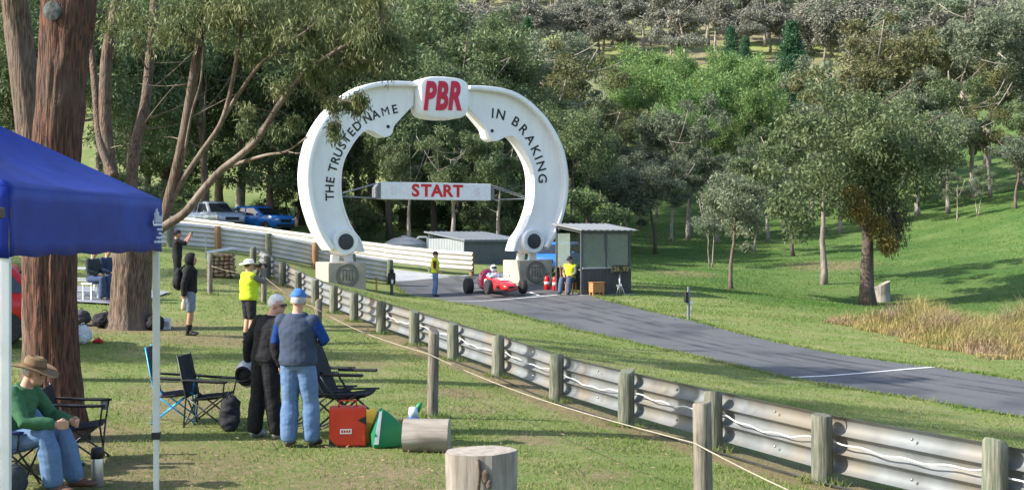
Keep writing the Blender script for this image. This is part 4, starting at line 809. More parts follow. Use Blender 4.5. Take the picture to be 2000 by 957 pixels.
def person(label, loc_, rz, J_=None, skin=SKIN, top=None, sleeve=4, tinf=.018, vest=None, bottom=None, leg=3.9, shoe=None, hair=None, sock=None, vox=.011, sc=1., build=1., group=None, hem=-.1):
    J = dict(DJ); J.update(J_ or {}); mb = MB(); torso(mb, J, -.006, build=build); c = np.array(J['head'], float); rot = headrot(J)
    def hp_(x, y, z): q = rot @ Vector((x, y, z)); return (c[0]+q.x, c[1]+q.y, c[2]+q.z)
    nb = np.array(J['neckb'], float); mb.tube([nb-np.array((0,0,.05)), nb+(c-nb)*.3, np.array(hp_(0,.02,-.03))], [.062,.056,.055], 14)
    mb.ball(hp_(0,.012,.02), (.074,.093,.102), 18, 12, rot); mb.ball(hp_(0,-.028,-.045), (.056,.066,.078), 14, 10, rot); mb.ball(hp_(0,-.1,-.018), (.014,.022,.024), 10, 8, rot); mb.ball(hp_(0,-.075,.022), (.05,.02,.012), 10, 6, rot); mb.ball(hp_(0,-.08,-.082), (.025,.018,.02), 10, 6, rot); mb.ball(hp_(0,-.088,-.058), (.024,.014,.010), 8, 6, rot)
    for s in (-1, 1): mb.ball(hp_(.077*s,.015,-.01), (.012,.024,.034), 8, 6, rot)
    for s in ('l', 'r'):
        p_, r_ = arm_path(J, s); sweep(mb, p_, r_); hand(mb, J, s, vox); p_, r_ = leg_path(J, s); sweep(mb, p_, r_)
        a = np.array(J['an_'+s], float); t_ = nrm(J['toe_'+s]); mb.tube([a, a+np.array((0,0,-.03))+t_*.05, a+np.array((0,0,-.055))+t_*.15], [.038,.038,.028], 10)
    body = remeshed(mb, vox, skin, 'person', None, 4); body.location = loc_; body.rotation_euler = (0, 0, rz); body.scale = (sc,)*3; tag(body, label, 'person', group)
    for s in (-1, 1):
        MB().ball(hp_(.03*s,-.083,.002), (.012,.008,.008), 8, 6, rot).build('eye', mat('eye_dark', (.02,.015,.012), (.03,.02,.02), rough=.3), body, True)
    if bottom:
        mb = MB(); torso(mb, J, .012, s1=.2, build=build)
        for s in ('l', 'r'): p_, r_ = leg_path(J, s); p_, r_ = part_path(p_, [x+.02+(.006 if leg < 3 else .008*i) for i, x in enumerate(r_)], leg); sweep(mb, p_, r_)
        remeshed(mb, vox, bottom, 'trousers' if leg > 3 else 'shorts', body, 5, .006, 3)
    if top:
        mb = MB(); torso(mb, J, tinf, s0=hem, build=build)
        for s in ('l', 'r'): p_, r_ = arm_path(J, s); p_, r_ = part_path(p_, [x+tinf for x in r_], sleeve); sweep(mb, p_, r_)
        remeshed(mb, vox, top, 'shirt', body, 5, .0065, 7)
    if vest:
        mb = MB(); torso(mb, J, tinf+.016, s0=hem-.001, build=build)
        for s in ('l', 'r'): p_, r_ = arm_path(J, s); p_, r_ = part_path(p_, [x+tinf+.006 for x in r_], .22); sweep(mb, p_, r_)
        remeshed(mb, vox, vest, 'vest', body, 5, .005, 11)
    for s in ('l', 'r'):
        a = np.array(J['an_'+s], float); t_ = nrm(J['toe_'+s]); k = np.array(J['kn_'+s], float); u = nrm(k-a)
        if sock: mb = MB(); sweep(mb, [a-u*.02, a+u*.05, a+u*.13], [.05,.05,.054]); remeshed(mb, vox, sock, 'sock', body, 2)
        if shoe:
            mb = MB(); dn = np.array((0,0,-1.)); up_ = nrm(np.cross(np.cross(t_, dn), t_))
            ang = math.atan2(t_[0], -t_[1]); rt = Matrix.Rotation(ang, 3, 'Z') @ Matrix.Rotation(math.asin(max(-1, min(1, -t_[2]))), 3, 'X')
            mb.ball(a+dn*.04-t_*.015, (.043,.058,.05), 12, 8, rt); mb.ball(a+dn*.045+t_*.06, (.044,.085,.045), 12, 8, rt); mb.ball(a+dn*.056+t_*.135, (.05,.075,.034), 12, 8, rt); mb.tube([a+dn*.02, a+u*.03], [.048,.05], 12)
            remeshed(mb, vox, shoe, 'shoe', body, 2)
    body['_h'] = 0; del body['_h']
    if hair: shell(hp_(0,.014,.022), rot, (.084,.104,.112), lambda x, y, z: z > .35 or (y > -.15 and z > -.35+(-.25 if y > .5 else 0))).build('hair', hair, body, True)
    body_info = (body, hp_, rot, J); return body_info
def cap(info, m_, back=False, brim=True):
    body, hp_, rot, J = info; shell(hp_(0,.012,.03), rot, (.092,.112,.112), lambda x, y, z: z > .12, .8).build('cap', m_, body, True)
    s = 1 if back else -1; mb = MB(); ring = []
    for k in range(13):
        a = math.pi*k/12; ring.append(hp_(.085*math.cos(a), .012+s*(.07+.13*math.sin(a)), .045-.02*math.sin(a)))
    top_ = [(x, y, z+.006) for x, y, z in ring]; n = len(ring); mb.add(ring+top_, [tuple(range(n-1, -1, -1)), tuple(range(n, 2*n))]+[(k, (k+1) % n, n+(k+1) % n, n+k) for k in range(n)]); mb.build('cap_brim', m_, body)
def brim_hat(info, m_, band, rb=.19, drop=.02, hc=.11, dent=.02):
    body, hp_, rot, J = info; mb = MB(); n = 36
    prof = [(.092,.03),(.12,.03),(rb*.8,.024),(rb,.03),(rb,.037),(rb*.8,.032),(.115,.04),(.098,.05),(.094,.09),(.085,hc+.03),(.055,hc+.045),(0,hc+.045-dent)]; V = []
    for r_, z in prof:
        for k in range(n):
            a = 2*math.pi*k/n; up = (drop*-1*math.cos(2*a+math.pi)*(r_/rb)**2 if r_ > .11 else 0); V.append(hp_(r_*math.cos(a)*.95, .012+r_*math.sin(a)*1.12, z+up))
    m = len(prof); mb.add(V, [(i*n+k, i*n+(k+1) % n, (i+1)*n+(k+1) % n, (i+1)*n+k) for i in range(m-1) for k in range(n)]); mb.build('hat', m_, body, 'auto')
    mb = MB(); mb.loft([[hp_(r_*math.cos(a)*.95, .012+r_*math.sin(a)*1.12, z) for a in [2*math.pi*k/n for k in range(n)]] for r_, z in ((.1005,.048),(.098,.075))], False).build('hat_band', band, body, True)
denim = cloth('denim_blue', (.085,.15,.27), (.11,.18,.305), c3=(.125,.19,.30), n3=4); navy = cloth('navy_vest', (.038,.052,.085), (.048,.064,.10)); royal = cloth('royal_shirt', (.014,.05,.21), (.011,.04,.17)); black = cloth('black_cloth', (.013,.013,.015), (.02,.02,.022)); hiv = cloth('hi_vis_yellow', (.52,.64,.035), (.45,.55,.03)); greysl = cloth('grey_sleeve', (.13,.12,.115), (.16,.15,.145)); dshort = cloth('dark_shorts', (.02,.02,.025), (.03,.03,.034)); dens = cloth('faded_denim', (.13,.17,.24), (.18,.22,.29)); green = cloth('green_shirt', (.055,.15,.075), (.045,.12,.06)); maroon = cloth('maroon_shirt', (.12,.02,.025), (.1,.018,.022)); wht = cloth('white_cloth', (.72,.71,.68), (.63,.62,.6)); capb = cloth('blue_cap', (.06,.17,.42), (.05,.14,.36)); capd = cloth('dark_cap', (.03,.022,.035), (.04,.03,.045)); felt = cloth('brown_felt', (.20,.135,.075), (.16,.105,.06)); 
greyh = mat('grey_hair', (.42,.41,.40), (.3,.3,.3), rough=.7, ns=60, stretch=(1,1,.2)); whiteh = mat('white_hair', (.7,.69,.67), (.58,.57,.55), rough=.7, ns=60); brownh = mat('brown_hair', (.05,.03,.02), (.07,.045,.03), rough=.6, ns=60)
shoed = mat('dark_shoe', (.035,.03,.028), (.05,.045,.04), rough=.6); shoeg = mat('grey_sneaker', (.38,.38,.39), (.12,.12,.13), rough=.6, ns=30); boot = mat('brown_boot', (.13,.06,.035), (.1,.045,.028), rough=.6); sneak = mat('black_white_sneaker', (.03,.03,.032), (.5,.5,.5), rough=.6, ns=18, ramp=(.55,.6))
# man in blue cap, seen from behind
q = G(582, 872); m1 = person('man in blue cap, navy vest over royal blue shirt and jeans, arms folded', q, R(166), dict(sh_l=(.18,.02,1.395), el_l=(.28,-.03,1.16), wr_l=(.10,-.24,1.16), sh_r=(-.18,.02,1.395), el_r=(-.30,-.05,1.17), wr_r=(-.10,-.26,1.13), an_l=(.10,.03,.09), an_r=(-.14,-.05,.09), kn_r=(-.125,-.06,.5), hdir=(.35,-1,-.05)), top=royal, sleeve=2.6, vest=navy, bottom=denim, shoe=shoed, hair=greyh, vox=.009, build=1.12, sc=1.0)
cap(m1, capb)
# man in black driving suit with helmet
q = G(519, 856); m2 = person('white-haired man in black driving suit and sunglasses, helmet hanging from his hand', q, R(140), dict(chest=(-.01,-.05,1.25), neckb=(-.02,-.07,1.445), head=(-.05,-.13,1.58), sh_l=(.165,-.05,1.39), sh_r=(-.185,-.06,1.385), hdir=(-.85,-.5,-.12), el_l=(.29,.03,1.13), wr_l=(.36,-.02,.91), pn_l=(-1,0,0), curl=.8, an_l=(.16,.04,.09), an_r=(-.13,-.06,.09), kn_l=(.14,0,.5)), top=black, sleeve=3.9, tinf=.026, bottom=black, shoe=shoeg, hair=whiteh, vox=.008, build=1.12, sc=.965)
body, hp_, rot, J = m2; MB().box((0,0,0), (.155,.02,.036)).build('sunglasses', blk, body).matrix_local = Matrix.Translation(hp_(0,-.088,.006)) @ rot.to_4x4()
wl = body.matrix_basis if False else Matrix.Translation(q) @ Matrix.Rotation(R(140), 4, 'Z') @ Matrix.Scale(.965, 4)
hh = wl @ Vector((.40,-.05,.735)); hm = empty('race_helmet', hh, R(140), 'silver and black open-face helmet dangling from a hand', 'helmet')
hshell = shell((0,0,0), Matrix.Identity(3), (.135,.165,.15), lambda x, y, z: not (y < -.45 and -.5 < z < .45) and z > -.75, .78, 30, 22); rotH = Matrix.Rotation(R(70), 3, 'X') @ Matrix.Rotation(.5, 3, 'Y')
hshell.v = [tuple(rotH @ Vector(v)) for v in hshell.v]; hshell.build('shell', mat('helmet_silver', (.45,.46,.48), (.36,.37,.39), rough=.3, metal=.2, coat=.4), hm, True)
MB().tube([tuple(rotH @ Vector((.085*math.cos(a), .02+.105*math.sin(a), -.112))) for a in [2*math.pi*k/20 for k in range(21)]], .02, 8, False).build('padding', black, hm, True)
MB().ball(tuple(rotH @ Vector((0,0,-.012))), (.118,.14,.122), 18, 12, rotH).build('lining', black, hm, True)
MB().tube([tuple(rotH @ Vector((x, -.02, -.11-.06*(1-(x/.11)**2)))) for x in (-.11,-.06,0,.06,.11)], .01, 6).build('chin_strap', blk, hm, True)
# photographer in yellow vest
q = G(486, 671); m3 = person('photographer in hi-vis yellow vest, white brimmed hat and dark shorts, camera raised', q, R(128), dict(el_l=(.24,-.2,1.27), wr_l=(.08,-.27,1.52), el_r=(-.25,-.2,1.27), wr_r=(-.08,-.27,1.54), an_l=(.12,.03,.09), an_r=(-.12,.03,.09)), top=greysl, sleeve=3.8, vest=hiv, bottom=dshort, leg=1.7, shoe=shoed, sock=black, hair=brownh, build=1.2)
brim_hat(m3, wht, wht, .185, .015, .085, .005)
def hold(info, x, y, z, rz, sc): q_ = Matrix.Translation(info[0].location) @ Matrix.Rotation(info[0].rotation_euler.z, 4, 'Z') @ Vector((x*sc, y*sc, z*sc)); return q_
cq = hold(m3, 0, -.235, 1.60, 0, 1); cm_ = empty('photo_camera', cq, R(128), 'black camera held to the eye below the white hat', 'camera'); MB().box((0,0,0), (.14,.07,.1)).build('body', blk, cm_, bevel=.012); MB().lathe([(.04,0),(.042,.12),(.05,.2),(0,.2)], 16, (0,-.03,0), 'y').build('lens', blk, cm_, 'auto'); cm_.children[1].scale = (1,-1,1)
# hooded spectator with backpack
q = G(371, 655); m4 = person('spectator in black hooded jacket and denim shorts with backpack, standing', q, R(98), dict(wr_r=(-.25,.10,.87), el_r=(-.24,.1,1.12), hdir=(.1,-1,-.12), head=(0,-.04,1.62)), skin=SKT, top=black, sleeve=3.9, tinf=.03, bottom=dens, leg=1.75, shoe=shoed, sock=black, build=1.0, sc=1.0)
body, hp_, rot, J = m4; shell(hp_(0,.02,.0), rot, (.118,.14,.15), lambda x, y, z: not (y < -.55 and z > -.7), .62).build('hood', black, body, True)
bp = empty('backpack', q, R(98), 'black backpack worn by the hooded spectator', 'backpack'); mb = MB(); mb.ball((0,.24,1.2), (.15,.10,.24), 18, 12).ball((0,.31,1.12), (.11,.06,.13), 14, 10); remeshed(mb, .015, cloth('pack_black', (.016,.016,.018), (.025,.025,.028)), 'pack', bp, 3, .008, 1)
for s in (-1, 1): MB().tube([(s*.1,.2,1.4),(s*.11,.1,1.50),(s*.11,-.06,1.47),(s*.12,-.14,1.36),(s*.14,-.1,1.15),(s*.12,.16,1.02)], .018, 6).build('strap', cloth('pack_black', (.016,.016,.018)), bp, True)
w2 = hold(m4, -.27, .10, .70, 0, 1); tag(MB().lathe([(0,0),(.05,.01),(.062,.05),(.055,.16),(.03,.2),(.035,.24),(0,.24)], 14, w2-Vector((0,0,.15))).build('lunch_bag', cloth('beige_cloth', (.5,.41,.3), (.42,.34,.25)), None, True), 'small beige bag dangling from the hooded spectator', 'bag')
# spectator filming in black
q = G(346, 566); m5 = person('spectator all in black filming with raised arms by the bank', q, R(112), dict(el_l=(.26,-.22,1.34), wr_l=(.12,-.36,1.56), el_r=(-.26,-.22,1.34), wr_r=(-.12,-.36,1.56)), skin=SKT, top=black, sleeve=1.8, tinf=.022, bottom=black, leg=1.8, shoe=shoeg, hair=brownh, vox=.013); cap(m5, capd, True)
cq = hold(m5, 0, -.42, 1.63, 0, 1); tag(MB().box(cq, (.18,.03,.10), rz=R(112)).build('phone', blk, None, bevel=.01), 'black phone held up by the spectator in black', 'phone')
# marshal at the start line
q = G(850, 579); m6 = person('marshal in yellow vest over maroon shirt and jeans standing by the racing car', q, R(95), dict(el_r=(-.24,.03,1.13), wr_r=(-.2,-.16,.95), hdir=(-.15,-1,-.2)), top=maroon, sleeve=2.2, vest=hiv, bottom=denim, shoe=shoed, hair=brownh, vox=.014, build=1.1); cap(m6, capd)
ref = mat('reflective_tape', (.6,.62,.6), (.5,.52,.5), rough=.4)
SIT = dict(pel=(0,0,.55), chest=(0,-.02,.87), neckb=(0,-.02,1.06), head=(0,-.06,1.235), sh_l=(.185,-.01,1.02), sh_r=(-.185,-.01,1.02), el_l=(.24,-.06,.76), wr_l=(.12,-.28,.66), el_r=(-.24,-.06,.76), wr_r=(-.12,-.28,.66), hip_l=(.095,-.02,.53), hip_r=(-.095,-.02,.53), kn_l=(.13,-.43,.53), kn_r=(-.13,-.43,.53), an_l=(.13,-.42,.09), an_r=(-.13,-.42,.09))
q = hutp(-.12, .62, .01)
J6 = dict(SIT); J6.update(an_r=(-.16,-.52,.09), kn_r=(-.15,-.42,.55), hdir=(-.1,-1,-.35)); m7 = person('marshal in yellow vest and dark cap sitting at the open side of the timing hut', q, R(-28), J6, top=greysl, sleeve=2.6, vest=hiv, bottom=cloth('slate_trousers', (.07,.09,.14), (.09,.11,.16)), shoe=shoed, hair=brownh, vox=.014, sc=1.05); cap(m7, capd)
sto = empty('stool', q, R(-28), 'plain stool under the sitting marshal', 'stool'); MB().box((0,.03,.43), (.38,.36,.04)).build('seat', ply, sto)
for x in (-.15, .15):
    for y in (-.11, .17): MB().box((x,y,.2), (.035,.035,.42)).build('leg', ply, sto)
# driver
R4 = Matrix.Translation(rc.location) @ Matrix.Rotation(R(20.5), 4, 'Z'); dq = R4 @ Vector((0,.2,-.22)); 
JD = dict(SIT); JD.update(pel=(0,0,.52), chest=(0,.02,.83), neckb=(0,.03,1.02), head=(0,.0,1.2), sh_l=(.18,.03,.97), sh_r=(-.18,.03,.97), el_l=(.22,-.16,.84), el_r=(-.22,-.16,.84), wr_l=(.11,-.38,.98), wr_r=(-.11,-.38,.98), kn_l=(.1,-.46,.56), kn_r=(-.1,-.46,.56), an_l=(.09,-.9,.45), an_r=(-.09,-.9,.45))
m8 = person('racing driver in pale blue suit and white full-face helmet seated in the red car', dq, R(20.5), JD, top=cloth('driver_suit', (.33,.4,.52), (.28,.34,.45)), sleeve=3.9, bottom=cloth('driver_suit', (.33,.4,.52)), shoe=shoed, vox=.014)
body, hp_, rot, J = m8; shell(hp_(0,.01,.0), rot, (.128,.15,.15), lambda x, y, z: z > -.88, .8).build('helmet', mat('helmet_white', (.8,.8,.8), (.74,.74,.74), rough=.25, coat=.5), body, True)
shell(hp_(0,.004,.012), rot, (.131,.153,.15), lambda x, y, z: y < -.42 and abs(z-.05) < .33, .9).build('visor', dglass, body, True)
# seated man with wide hat
q = G(78, 948); q = Vector((-4.54,12.15,H(-4.54,12.15)))
J9 = dict(SIT); J9.update(pel=(0,.08,.47), chest=(0,-.02,.76), neckb=(0,-.10,.94), head=(0,-.19,1.08), hdir=(-.05,-1,-.25), sh_l=(.185,-.07,.9), sh_r=(-.185,-.07,.9), el_l=(.25,-.24,.66), wr_l=(.16,-.47,.62), el_r=(-.26,-.22,.66), wr_r=(-.15,-.46,.63), hip_l=(.1,.06,.44), hip_r=(-.1,.06,.44), kn_l=(.16,-.38,.53), kn_r=(-.16,-.38,.53), an_l=(.15,-.50,.10), an_r=(-.15,-.44,.10), curl=.7)
m9 = person('man in wide brown hat, green shirt and jeans sitting forward in a camp chair', q, R(84), J9, top=green, sleeve=3.7, tinf=.024, bottom=denim, shoe=boot, hair=greyh, vox=.0075, build=1.15); brim_hat(m9, felt, cloth('hat_band', (.12,.075,.04)), .205, .03, .10, .03)
# neighbour on the far side
q10 = Vector((-5.12,12.95,H(-5.12,12.95))); JT = dict(SIT); JT.update(pel=(0,.08,.47), chest=(0,.10,.78), neckb=(0,.08,.97), head=(0,.05,1.14), sh_l=(.185,.08,.93), sh_r=(-.185,.08,.93), el_l=(.25,-.02,.70), wr_l=(.2,-.25,.64), el_r=(-.25,-.02,.7), wr_r=(-.2,-.25,.64), hip_l=(.1,.06,.45), hip_r=(-.1,.06,.45), kn_l=(.15,-.40,.62), kn_r=(-.12,-.42,.58), an_l=(.16,-.72,.12), an_r=(-.12,-.80,.12))
m10 = person('companion in jeans and black sneakers seated with legs stretched beside the hat wearer', q10, R(86), JT, top=cloth('denim_shirt', (.09,.14,.24), (.12,.17,.27)), sleeve=3.8, bottom=denim, shoe=sneak, hair=brownh, vox=.011)
# ------------------------------------------------------------------ camp furniture
nyl = cloth('black_nylon', (.02,.02,.023), (.03,.03,.034)); frm = mat('dark_frame', (.03,.03,.034), (.05,.05,.05), rough=.4, metal=.4); bfr = mat('blue_frame', (.02,.28,.55), (.02,.24,.48), rough=.35, metal=.2); nblue = cloth('navy_nylon', (.02,.03,.10), (.03,.04,.13))
def sheet(corners, n, sag, m_, name, parent, th=.012, axis=(0,0,-1)):
    A, B, C, D = (np.array(c, float) for c in corners); V = []
    for i in range(n+1):
        for j in range(n+1):
            s, t_ = i/n, j/n; V.append(A*(1-s)*(1-t_)+B*s*(1-t_)+C*s*t_+D*(1-s)*t_+np.array(axis)*sag*math.sin(math.pi*s)*(.4+.6*math.sin(math.pi*t_))+np.array(axis)*.006*mnoise.noise(Vector((s*6, t_*6, sag*50))))
    o = MB().add(V, [(i*(n+1)+j, (i+1)*(n+1)+j, (i+1)*(n+1)+j+1, i*(n+1)+j+1) for i in range(n) for j in range(n)]).build(name, m_, parent, True); o.modifiers.new('solid', 'SOLIDIFY').thickness = th; return o
def camp_chair(label, q, rz, fab, fr, cup=True, hb=.92, arm=.62):
    o = empty('camp_chair', q, rz, label, 'chair'); o.scale = (.9,.9,.92); w_, d_ = .27, .24
    sheet([(-w_,-d_,.44),(w_,-d_,.44),(w_,d_,.38),(-w_,d_,.38)], 8, .05, fab, 'seat', o); sheet([(-w_,d_+.01,.40),(w_,d_+.01,.40),(w_,d_+.13,hb),(-w_,d_+.13,hb)], 8, .05, fab, 'backrest', o, .012, (0,1,0))
    r_ = .011
    for a, b in (((-w_,-d_,.44),(w_,-d_+.02,.02)), ((w_,-d_,.44),(-w_,-d_-.02,.02)), ((-w_,d_,.40),(w_,d_+.03,.02)), ((w_,d_,.40),(-w_,d_+.06,.02)), ((-w_,-d_,.44),(-w_,d_+.06,.03)), ((-w_,d_,.4),(-w_,-d_-.03,.03)), ((w_,-d_,.44),(w_,d_+.06,.03)), ((w_,d_,.4),(w_,-d_-.03,.03))): MB().tube([a, b], r_, 7).build('frame_tube', fr, o, True)
    for s in (-1, 1):
        MB().tube([(s*w_,d_+.05,.05),(s*w_,d_+.02,.40),(s*w_,d_+.14,hb+.02)], r_, 7).build('back_post', fr, o, True); MB().tube([(s*w_,-d_,.44),(s*(w_+.03),-d_-.03,arm-.02)], r_, 7).build('arm_post', fr, o, True)
        sheet([(s*(w_-.02),-d_-.06,arm),(s*(w_+.07),-d_-.06,arm),(s*(w_+.06),d_+.07,arm+.03),(s*(w_-.02),d_+.07,arm+.03)], 5, .02, fab, 'armrest', o, .015)
        for y in (-d_-.03, d_+.05): MB().lathe([(.02,0),(.018,.03),(0,.03)], 8, (s*w_,y,0)).build('foot', blk, o)
    if cup: MB().lathe([(.035,arm-.12),(.042,arm-.01),(.038,arm-.01),(.03,arm-.11),(0,arm-.11)], 12, (w_+.03,-d_+.02,0)).build('cup_holder', mat('mesh_grey', (.2,.2,.21), (.15,.15,.16), rough=.8), o, True)
    return o
camp_chair('navy camp chair carrying the man in the wide hat', (*q[:2], q[2]) if False else (-4.61,12.16,H(-4.61,12.16)), R(84), nblue, frm, hb=.86)
camp_chair('dark camp chair carrying the companion with stretched legs', (-5.23,12.95,H(-5.23,12.95)), R(86), nyl, frm, False, hb=.9)
g = at(158, 13.6); camp_chair('empty black camp chair with cup holder at the foot of the shaggy trunk', g, R(100), nyl, frm, True, .84, .66)
g = G(412, 832); camp_chair('empty black camp chair beside the backpack on the lawn', g, R(86), nyl, frm, False, .94, .62)
g = G(345, 826); camp_chair('camp chair with bright blue tubes behind the empty black one', g, R(97), cloth('charcoal_nylon', (.045,.047,.052), (.06,.06,.066)), bfr, False, 1.02, .62)
def recliner(label, q, rz):
    o = empty('recliner', q, rz, label, 'chair'); w_ = .27; prof = [(.50,1.06),(.44,.98),(.36,.78),(.30,.6),(.24,.46),(.05,.42),(-.2,.46),(-.26,.47)]; V = []
    for t_ in (0, .05):
        for y, z in prof:
            for x in (-w_, -.14, 0, .14, w_): V.append((x, y+t_*.5, z-t_-(.02 if abs(x) < .2 else 0)))
    n = len(prof); f = [(i*5+k, i*5+k+1, (i+1)*5+k+1, (i+1)*5+k) for i in range(n-1) for k in range(4)]; N_ = n*5; f2 = [tuple(N_+i for i in reversed(q_)) for q_ in f]; side = [(i*5, (i+1)*5, N_+(i+1)*5, N_+i*5) for i in range(n-1)]+[(i*5+4, N_+i*5+4, N_+(i+1)*5+4, (i+1)*5+4) for i in range(n-1)]+[tuple([0,N_,N_+1,1])]+[(k, N_+k, N_+k+1, k+1) for k in range(1, 4)]+[((n-1)*5+k, (n-1)*5+k+1, N_+(n-1)*5+k+1, N_+(n-1)*5+k) for k in range(4)]
    b_ = MB().add(V, f+f2+side).build('padded_seat', nyl, o, True); b_.modifiers.new('bevel', 'BEVEL').width = .015
    for s in (-1, 1):
        x = s*(w_+.03)
        MB().tube([(x,.54,1.05),(x,.34,.6),(x,.26,.44),(x,-.28,.46)], .013, 8).build('side_rail', frm, o, True); MB().tube([(x,.36,.02),(x,-.1,.40),(x,-.2,.46)], .013, 8).build('leg', frm, o, True); MB().tube([(x,-.36,.02),(x,.12,.42),(x,.28,.66)], .013, 8).build('leg', frm, o, True)
        MB().box((s*(w_+.04),.0,.68), (.07,.5,.035)).build('armrest', blk, o, bevel=.012)
    for y in (.36, -.36): MB().tube([(-w_-.03,y,.02),(w_+.03,y,.02)], .013, 8).build('cross_bar', frm, o, True)
    return o
g = G(664, 838); recliner('black padded recliner standing behind the red cooler bag', g+Vector((.12,.05,0)), R(80)); recliner('second black recliner tucked behind the other, beside the man in the navy vest', at(640, 16.4), R(78))
# bags
org = mat('cooler_bag_red', (.62,.045,.012), (.55,.035,.012), rough=.5, ns=6, bump=.2); grn = mat('green_bag', (.008,.19,.075), (.006,.15,.06), rough=.55, ns=7, bump=.4)
g = G(679, 873); cb = empty('cooler_bag', g, R(6), 'bright red-orange square cooler bag with a white label on the grass', 'bag')
MB().box((0,.13,.215), (.41,.25,.43)).build('bag', org, cb, bevel=.02)
MB().add([(.205,-.002,.34),(.205,-.002,.24),(.11,-.002,.29)], [(0,1,2)]).build('flap_corner', blk, cb); MB().add([(-.205,-.002,.0),(-.205,-.002,.09),(-.11,-.002,.0)], [(2,1,0)]).build('bottom_corner', blk, cb)
MB().box((-.02,-.004,.17), (.13,.006,.055)).build('label', cwh, cb)
for k in range(4): MB().box((-.062+.028*k,-.008,.17), (.02,.003,.028)).build('label_mark', org, cb)
MB().tube([(-.1,.13,.43),(-.09,.1,.5),(.09,.1,.5),(.1,.13,.43)], .01, 6).build('handle', org, cb, True)
g = G(757, 874); gb = empty('shopping_bag', g, R(20), 'slumped dark green reusable shopping bag between cooler bag and log', 'bag')
MB().loft([[(-.16,-.02,0),(.16,-.02,0),(.17,.2,0),(-.15,.2,0)], [(-.17,-.06,.14),(.19,-.04,.16),(.19,.22,.16),(-.16,.22,.14)], [(-.10,-.02,.34),(.15,.0,.26),(.15,.2,.27),(-.08,.2,.35)], [(-.06,.0,.43),(.05,.04,.36),(.05,.16,.37),(-.04,.16,.43)]]).build('bag', grn, gb, 'auto'); gb.children[0].modifiers.new('bevel', 'BEVEL').width = .012
MB().add([(-.175,-.065,.05),(-.12,-.068,.05),(-.07,-.03,.40),(-.10,-.026,.41)], [(0,1,2,3)]).build('white_panel', cwh, gb)
g = G(722, 868); pk = empty('snack_packet', g+Vector((0,.15,0)), R(10), 'crumpled yellow packet squeezed between the red and green bags', 'packet'); MB().loft([[(-.07,-.03,0),(.07,-.03,0),(.07,.05,0),(-.07,.05,0)], [(-.08,-.04,.2),(.08,-.03,.2),(.08,.06,.2),(-.08,.06,.2)], [(-.06,.0,.36),(.05,.01,.38),(.05,.02,.38),(-.06,.02,.36)]]).build('packet', mat('yellow_foil', (.6,.42,.03), (.5,.33,.03), rough=.35), pk, 'auto')
g = at(806, 15.3); bt = empty('drink_bottle', g+Vector((0,.1,-.13)), 0, 'small blue and clear bottle in a torn green wrapper behind the log', 'bottle'); MB().lathe([(.06,.28),(.075,.3),(.075,.36),(.07,.38),(0,.38)], 16).build('blue_base', mat('bottle_blue', (.02,.09,.4), (.02,.08,.35), rough=.3), bt, True); MB().lathe([(.055,0),(.06,.02),(.06,.28)], 16).build('lower_body', mat('bottle_blue', (.02,.09,.4)), bt, True); MB().lathe([(.055,.38),(.06,.44),(.05,.5),(0,.51)], 14).build('clear_body', mat('bottle_clear', (.55,.65,.7), (.45,.55,.6), rough=.1), bt, True)
for k, (x, rz_) in enumerate(((.04,-.4),)):
    fl_ = MB().loft([[(x-.02,-.01,.44),(x+.03,-.01,.44),(x+.03,.012,.44),(x-.02,.012,.44)], [(x*1.6-.035,-.02,.52),(x*1.6+.035,-.015,.51),(x*1.6+.03,.01,.51),(x*1.6-.03,.012,.52)], [(x*2.3-.02,-.012,.56),(x*2.3+.015,-.01,.55),(x*2.3+.015,0,.55),(x*2.3-.02,0,.56)]]).build('bag_flap', mat('straw_green', (.03,.26,.10), (.03,.22,.08), rough=.5), bt, True)
def pack(label, q, r, seed, m_, name='bag', h=None, tilt=0.):
    rgp = random.Random(seed); o = empty(name, q, rgp.uniform(0, 6), label, 'bag'); h = h or r*1.3; mb = MB(); mb.ball((0,0,h*.5), (r,r*.72,h*.5), 16, 10).ball((r*.3,.02,h*.4), (r*.7,r*.8,h*.38), 14, 9).ball((-r*.35,-.03,h*.32), (r*.6,r*.7,h*.33), 14, 9); mb.v = [(x+tilt*z, y, max(.0, z)) for x, y, z in mb.v]
    remeshed(mb, .016, m_, 'sack', o, 3, .02, seed); MB().tube([(-.06,0,h*.92),(-.04,-.02,h*1.1),(.05,-.02,h*1.1),(.07,0,h*.9)], .009, 6).build('handle', m_, o, True); return o
pack('black backpack slumped on the grass beside the empty camp chair', G(446, 842), .17, 3, nyl, 'backpack', .42, .25)
pack('black duffel bag heaped against the forked tree', G(205, 640), .3, 5, nyl, 'bag', .36); pack('dark grey rucksack lying before the picnic bench', G(160, 634), .26, 6, cloth('charcoal_nylon', (.045,.047,.052)), 'bag', .34)
pack('white plastic bag with clothes by the shaggy trunk', G(160, 672), .22, 8, cloth('pale_plastic', (.55,.57,.58), (.42,.44,.46)), 'bag', .36); pack('small red pouch lying on the soil by the white bag', G(190, 671), .1, 9, cloth('red_cloth', (.45,.03,.03), (.38,.025,.025)), 'bag', .1)
pack('black bag at the far side of the forked tree beside a white box', G(303, 645), .2, 10, nyl, 'bag', .36)
g = G(326, 643); wb = empty('white_box', g, .2, 'small white carton on the grass near the forked tree', 'box'); MB().box((0,0,.12), (.17,.15,.26)).build('carton', mat('carton_white', (.7,.72,.78), (.6,.62,.68), rough=.6), wb, bevel=.008); MB().box((0,-.078,.12), (.1,.004,.12)).build('print', mat('carton_grey', (.3,.32,.36), (.4,.4,.44)), wb)
pack('grey rucksack standing beneath the chair of the hat wearer', (-4.45,11.8,H(-4.45,11.8)), .16, 14, cloth('charcoal_nylon', (.045,.047,.052)), 'backpack', .3)
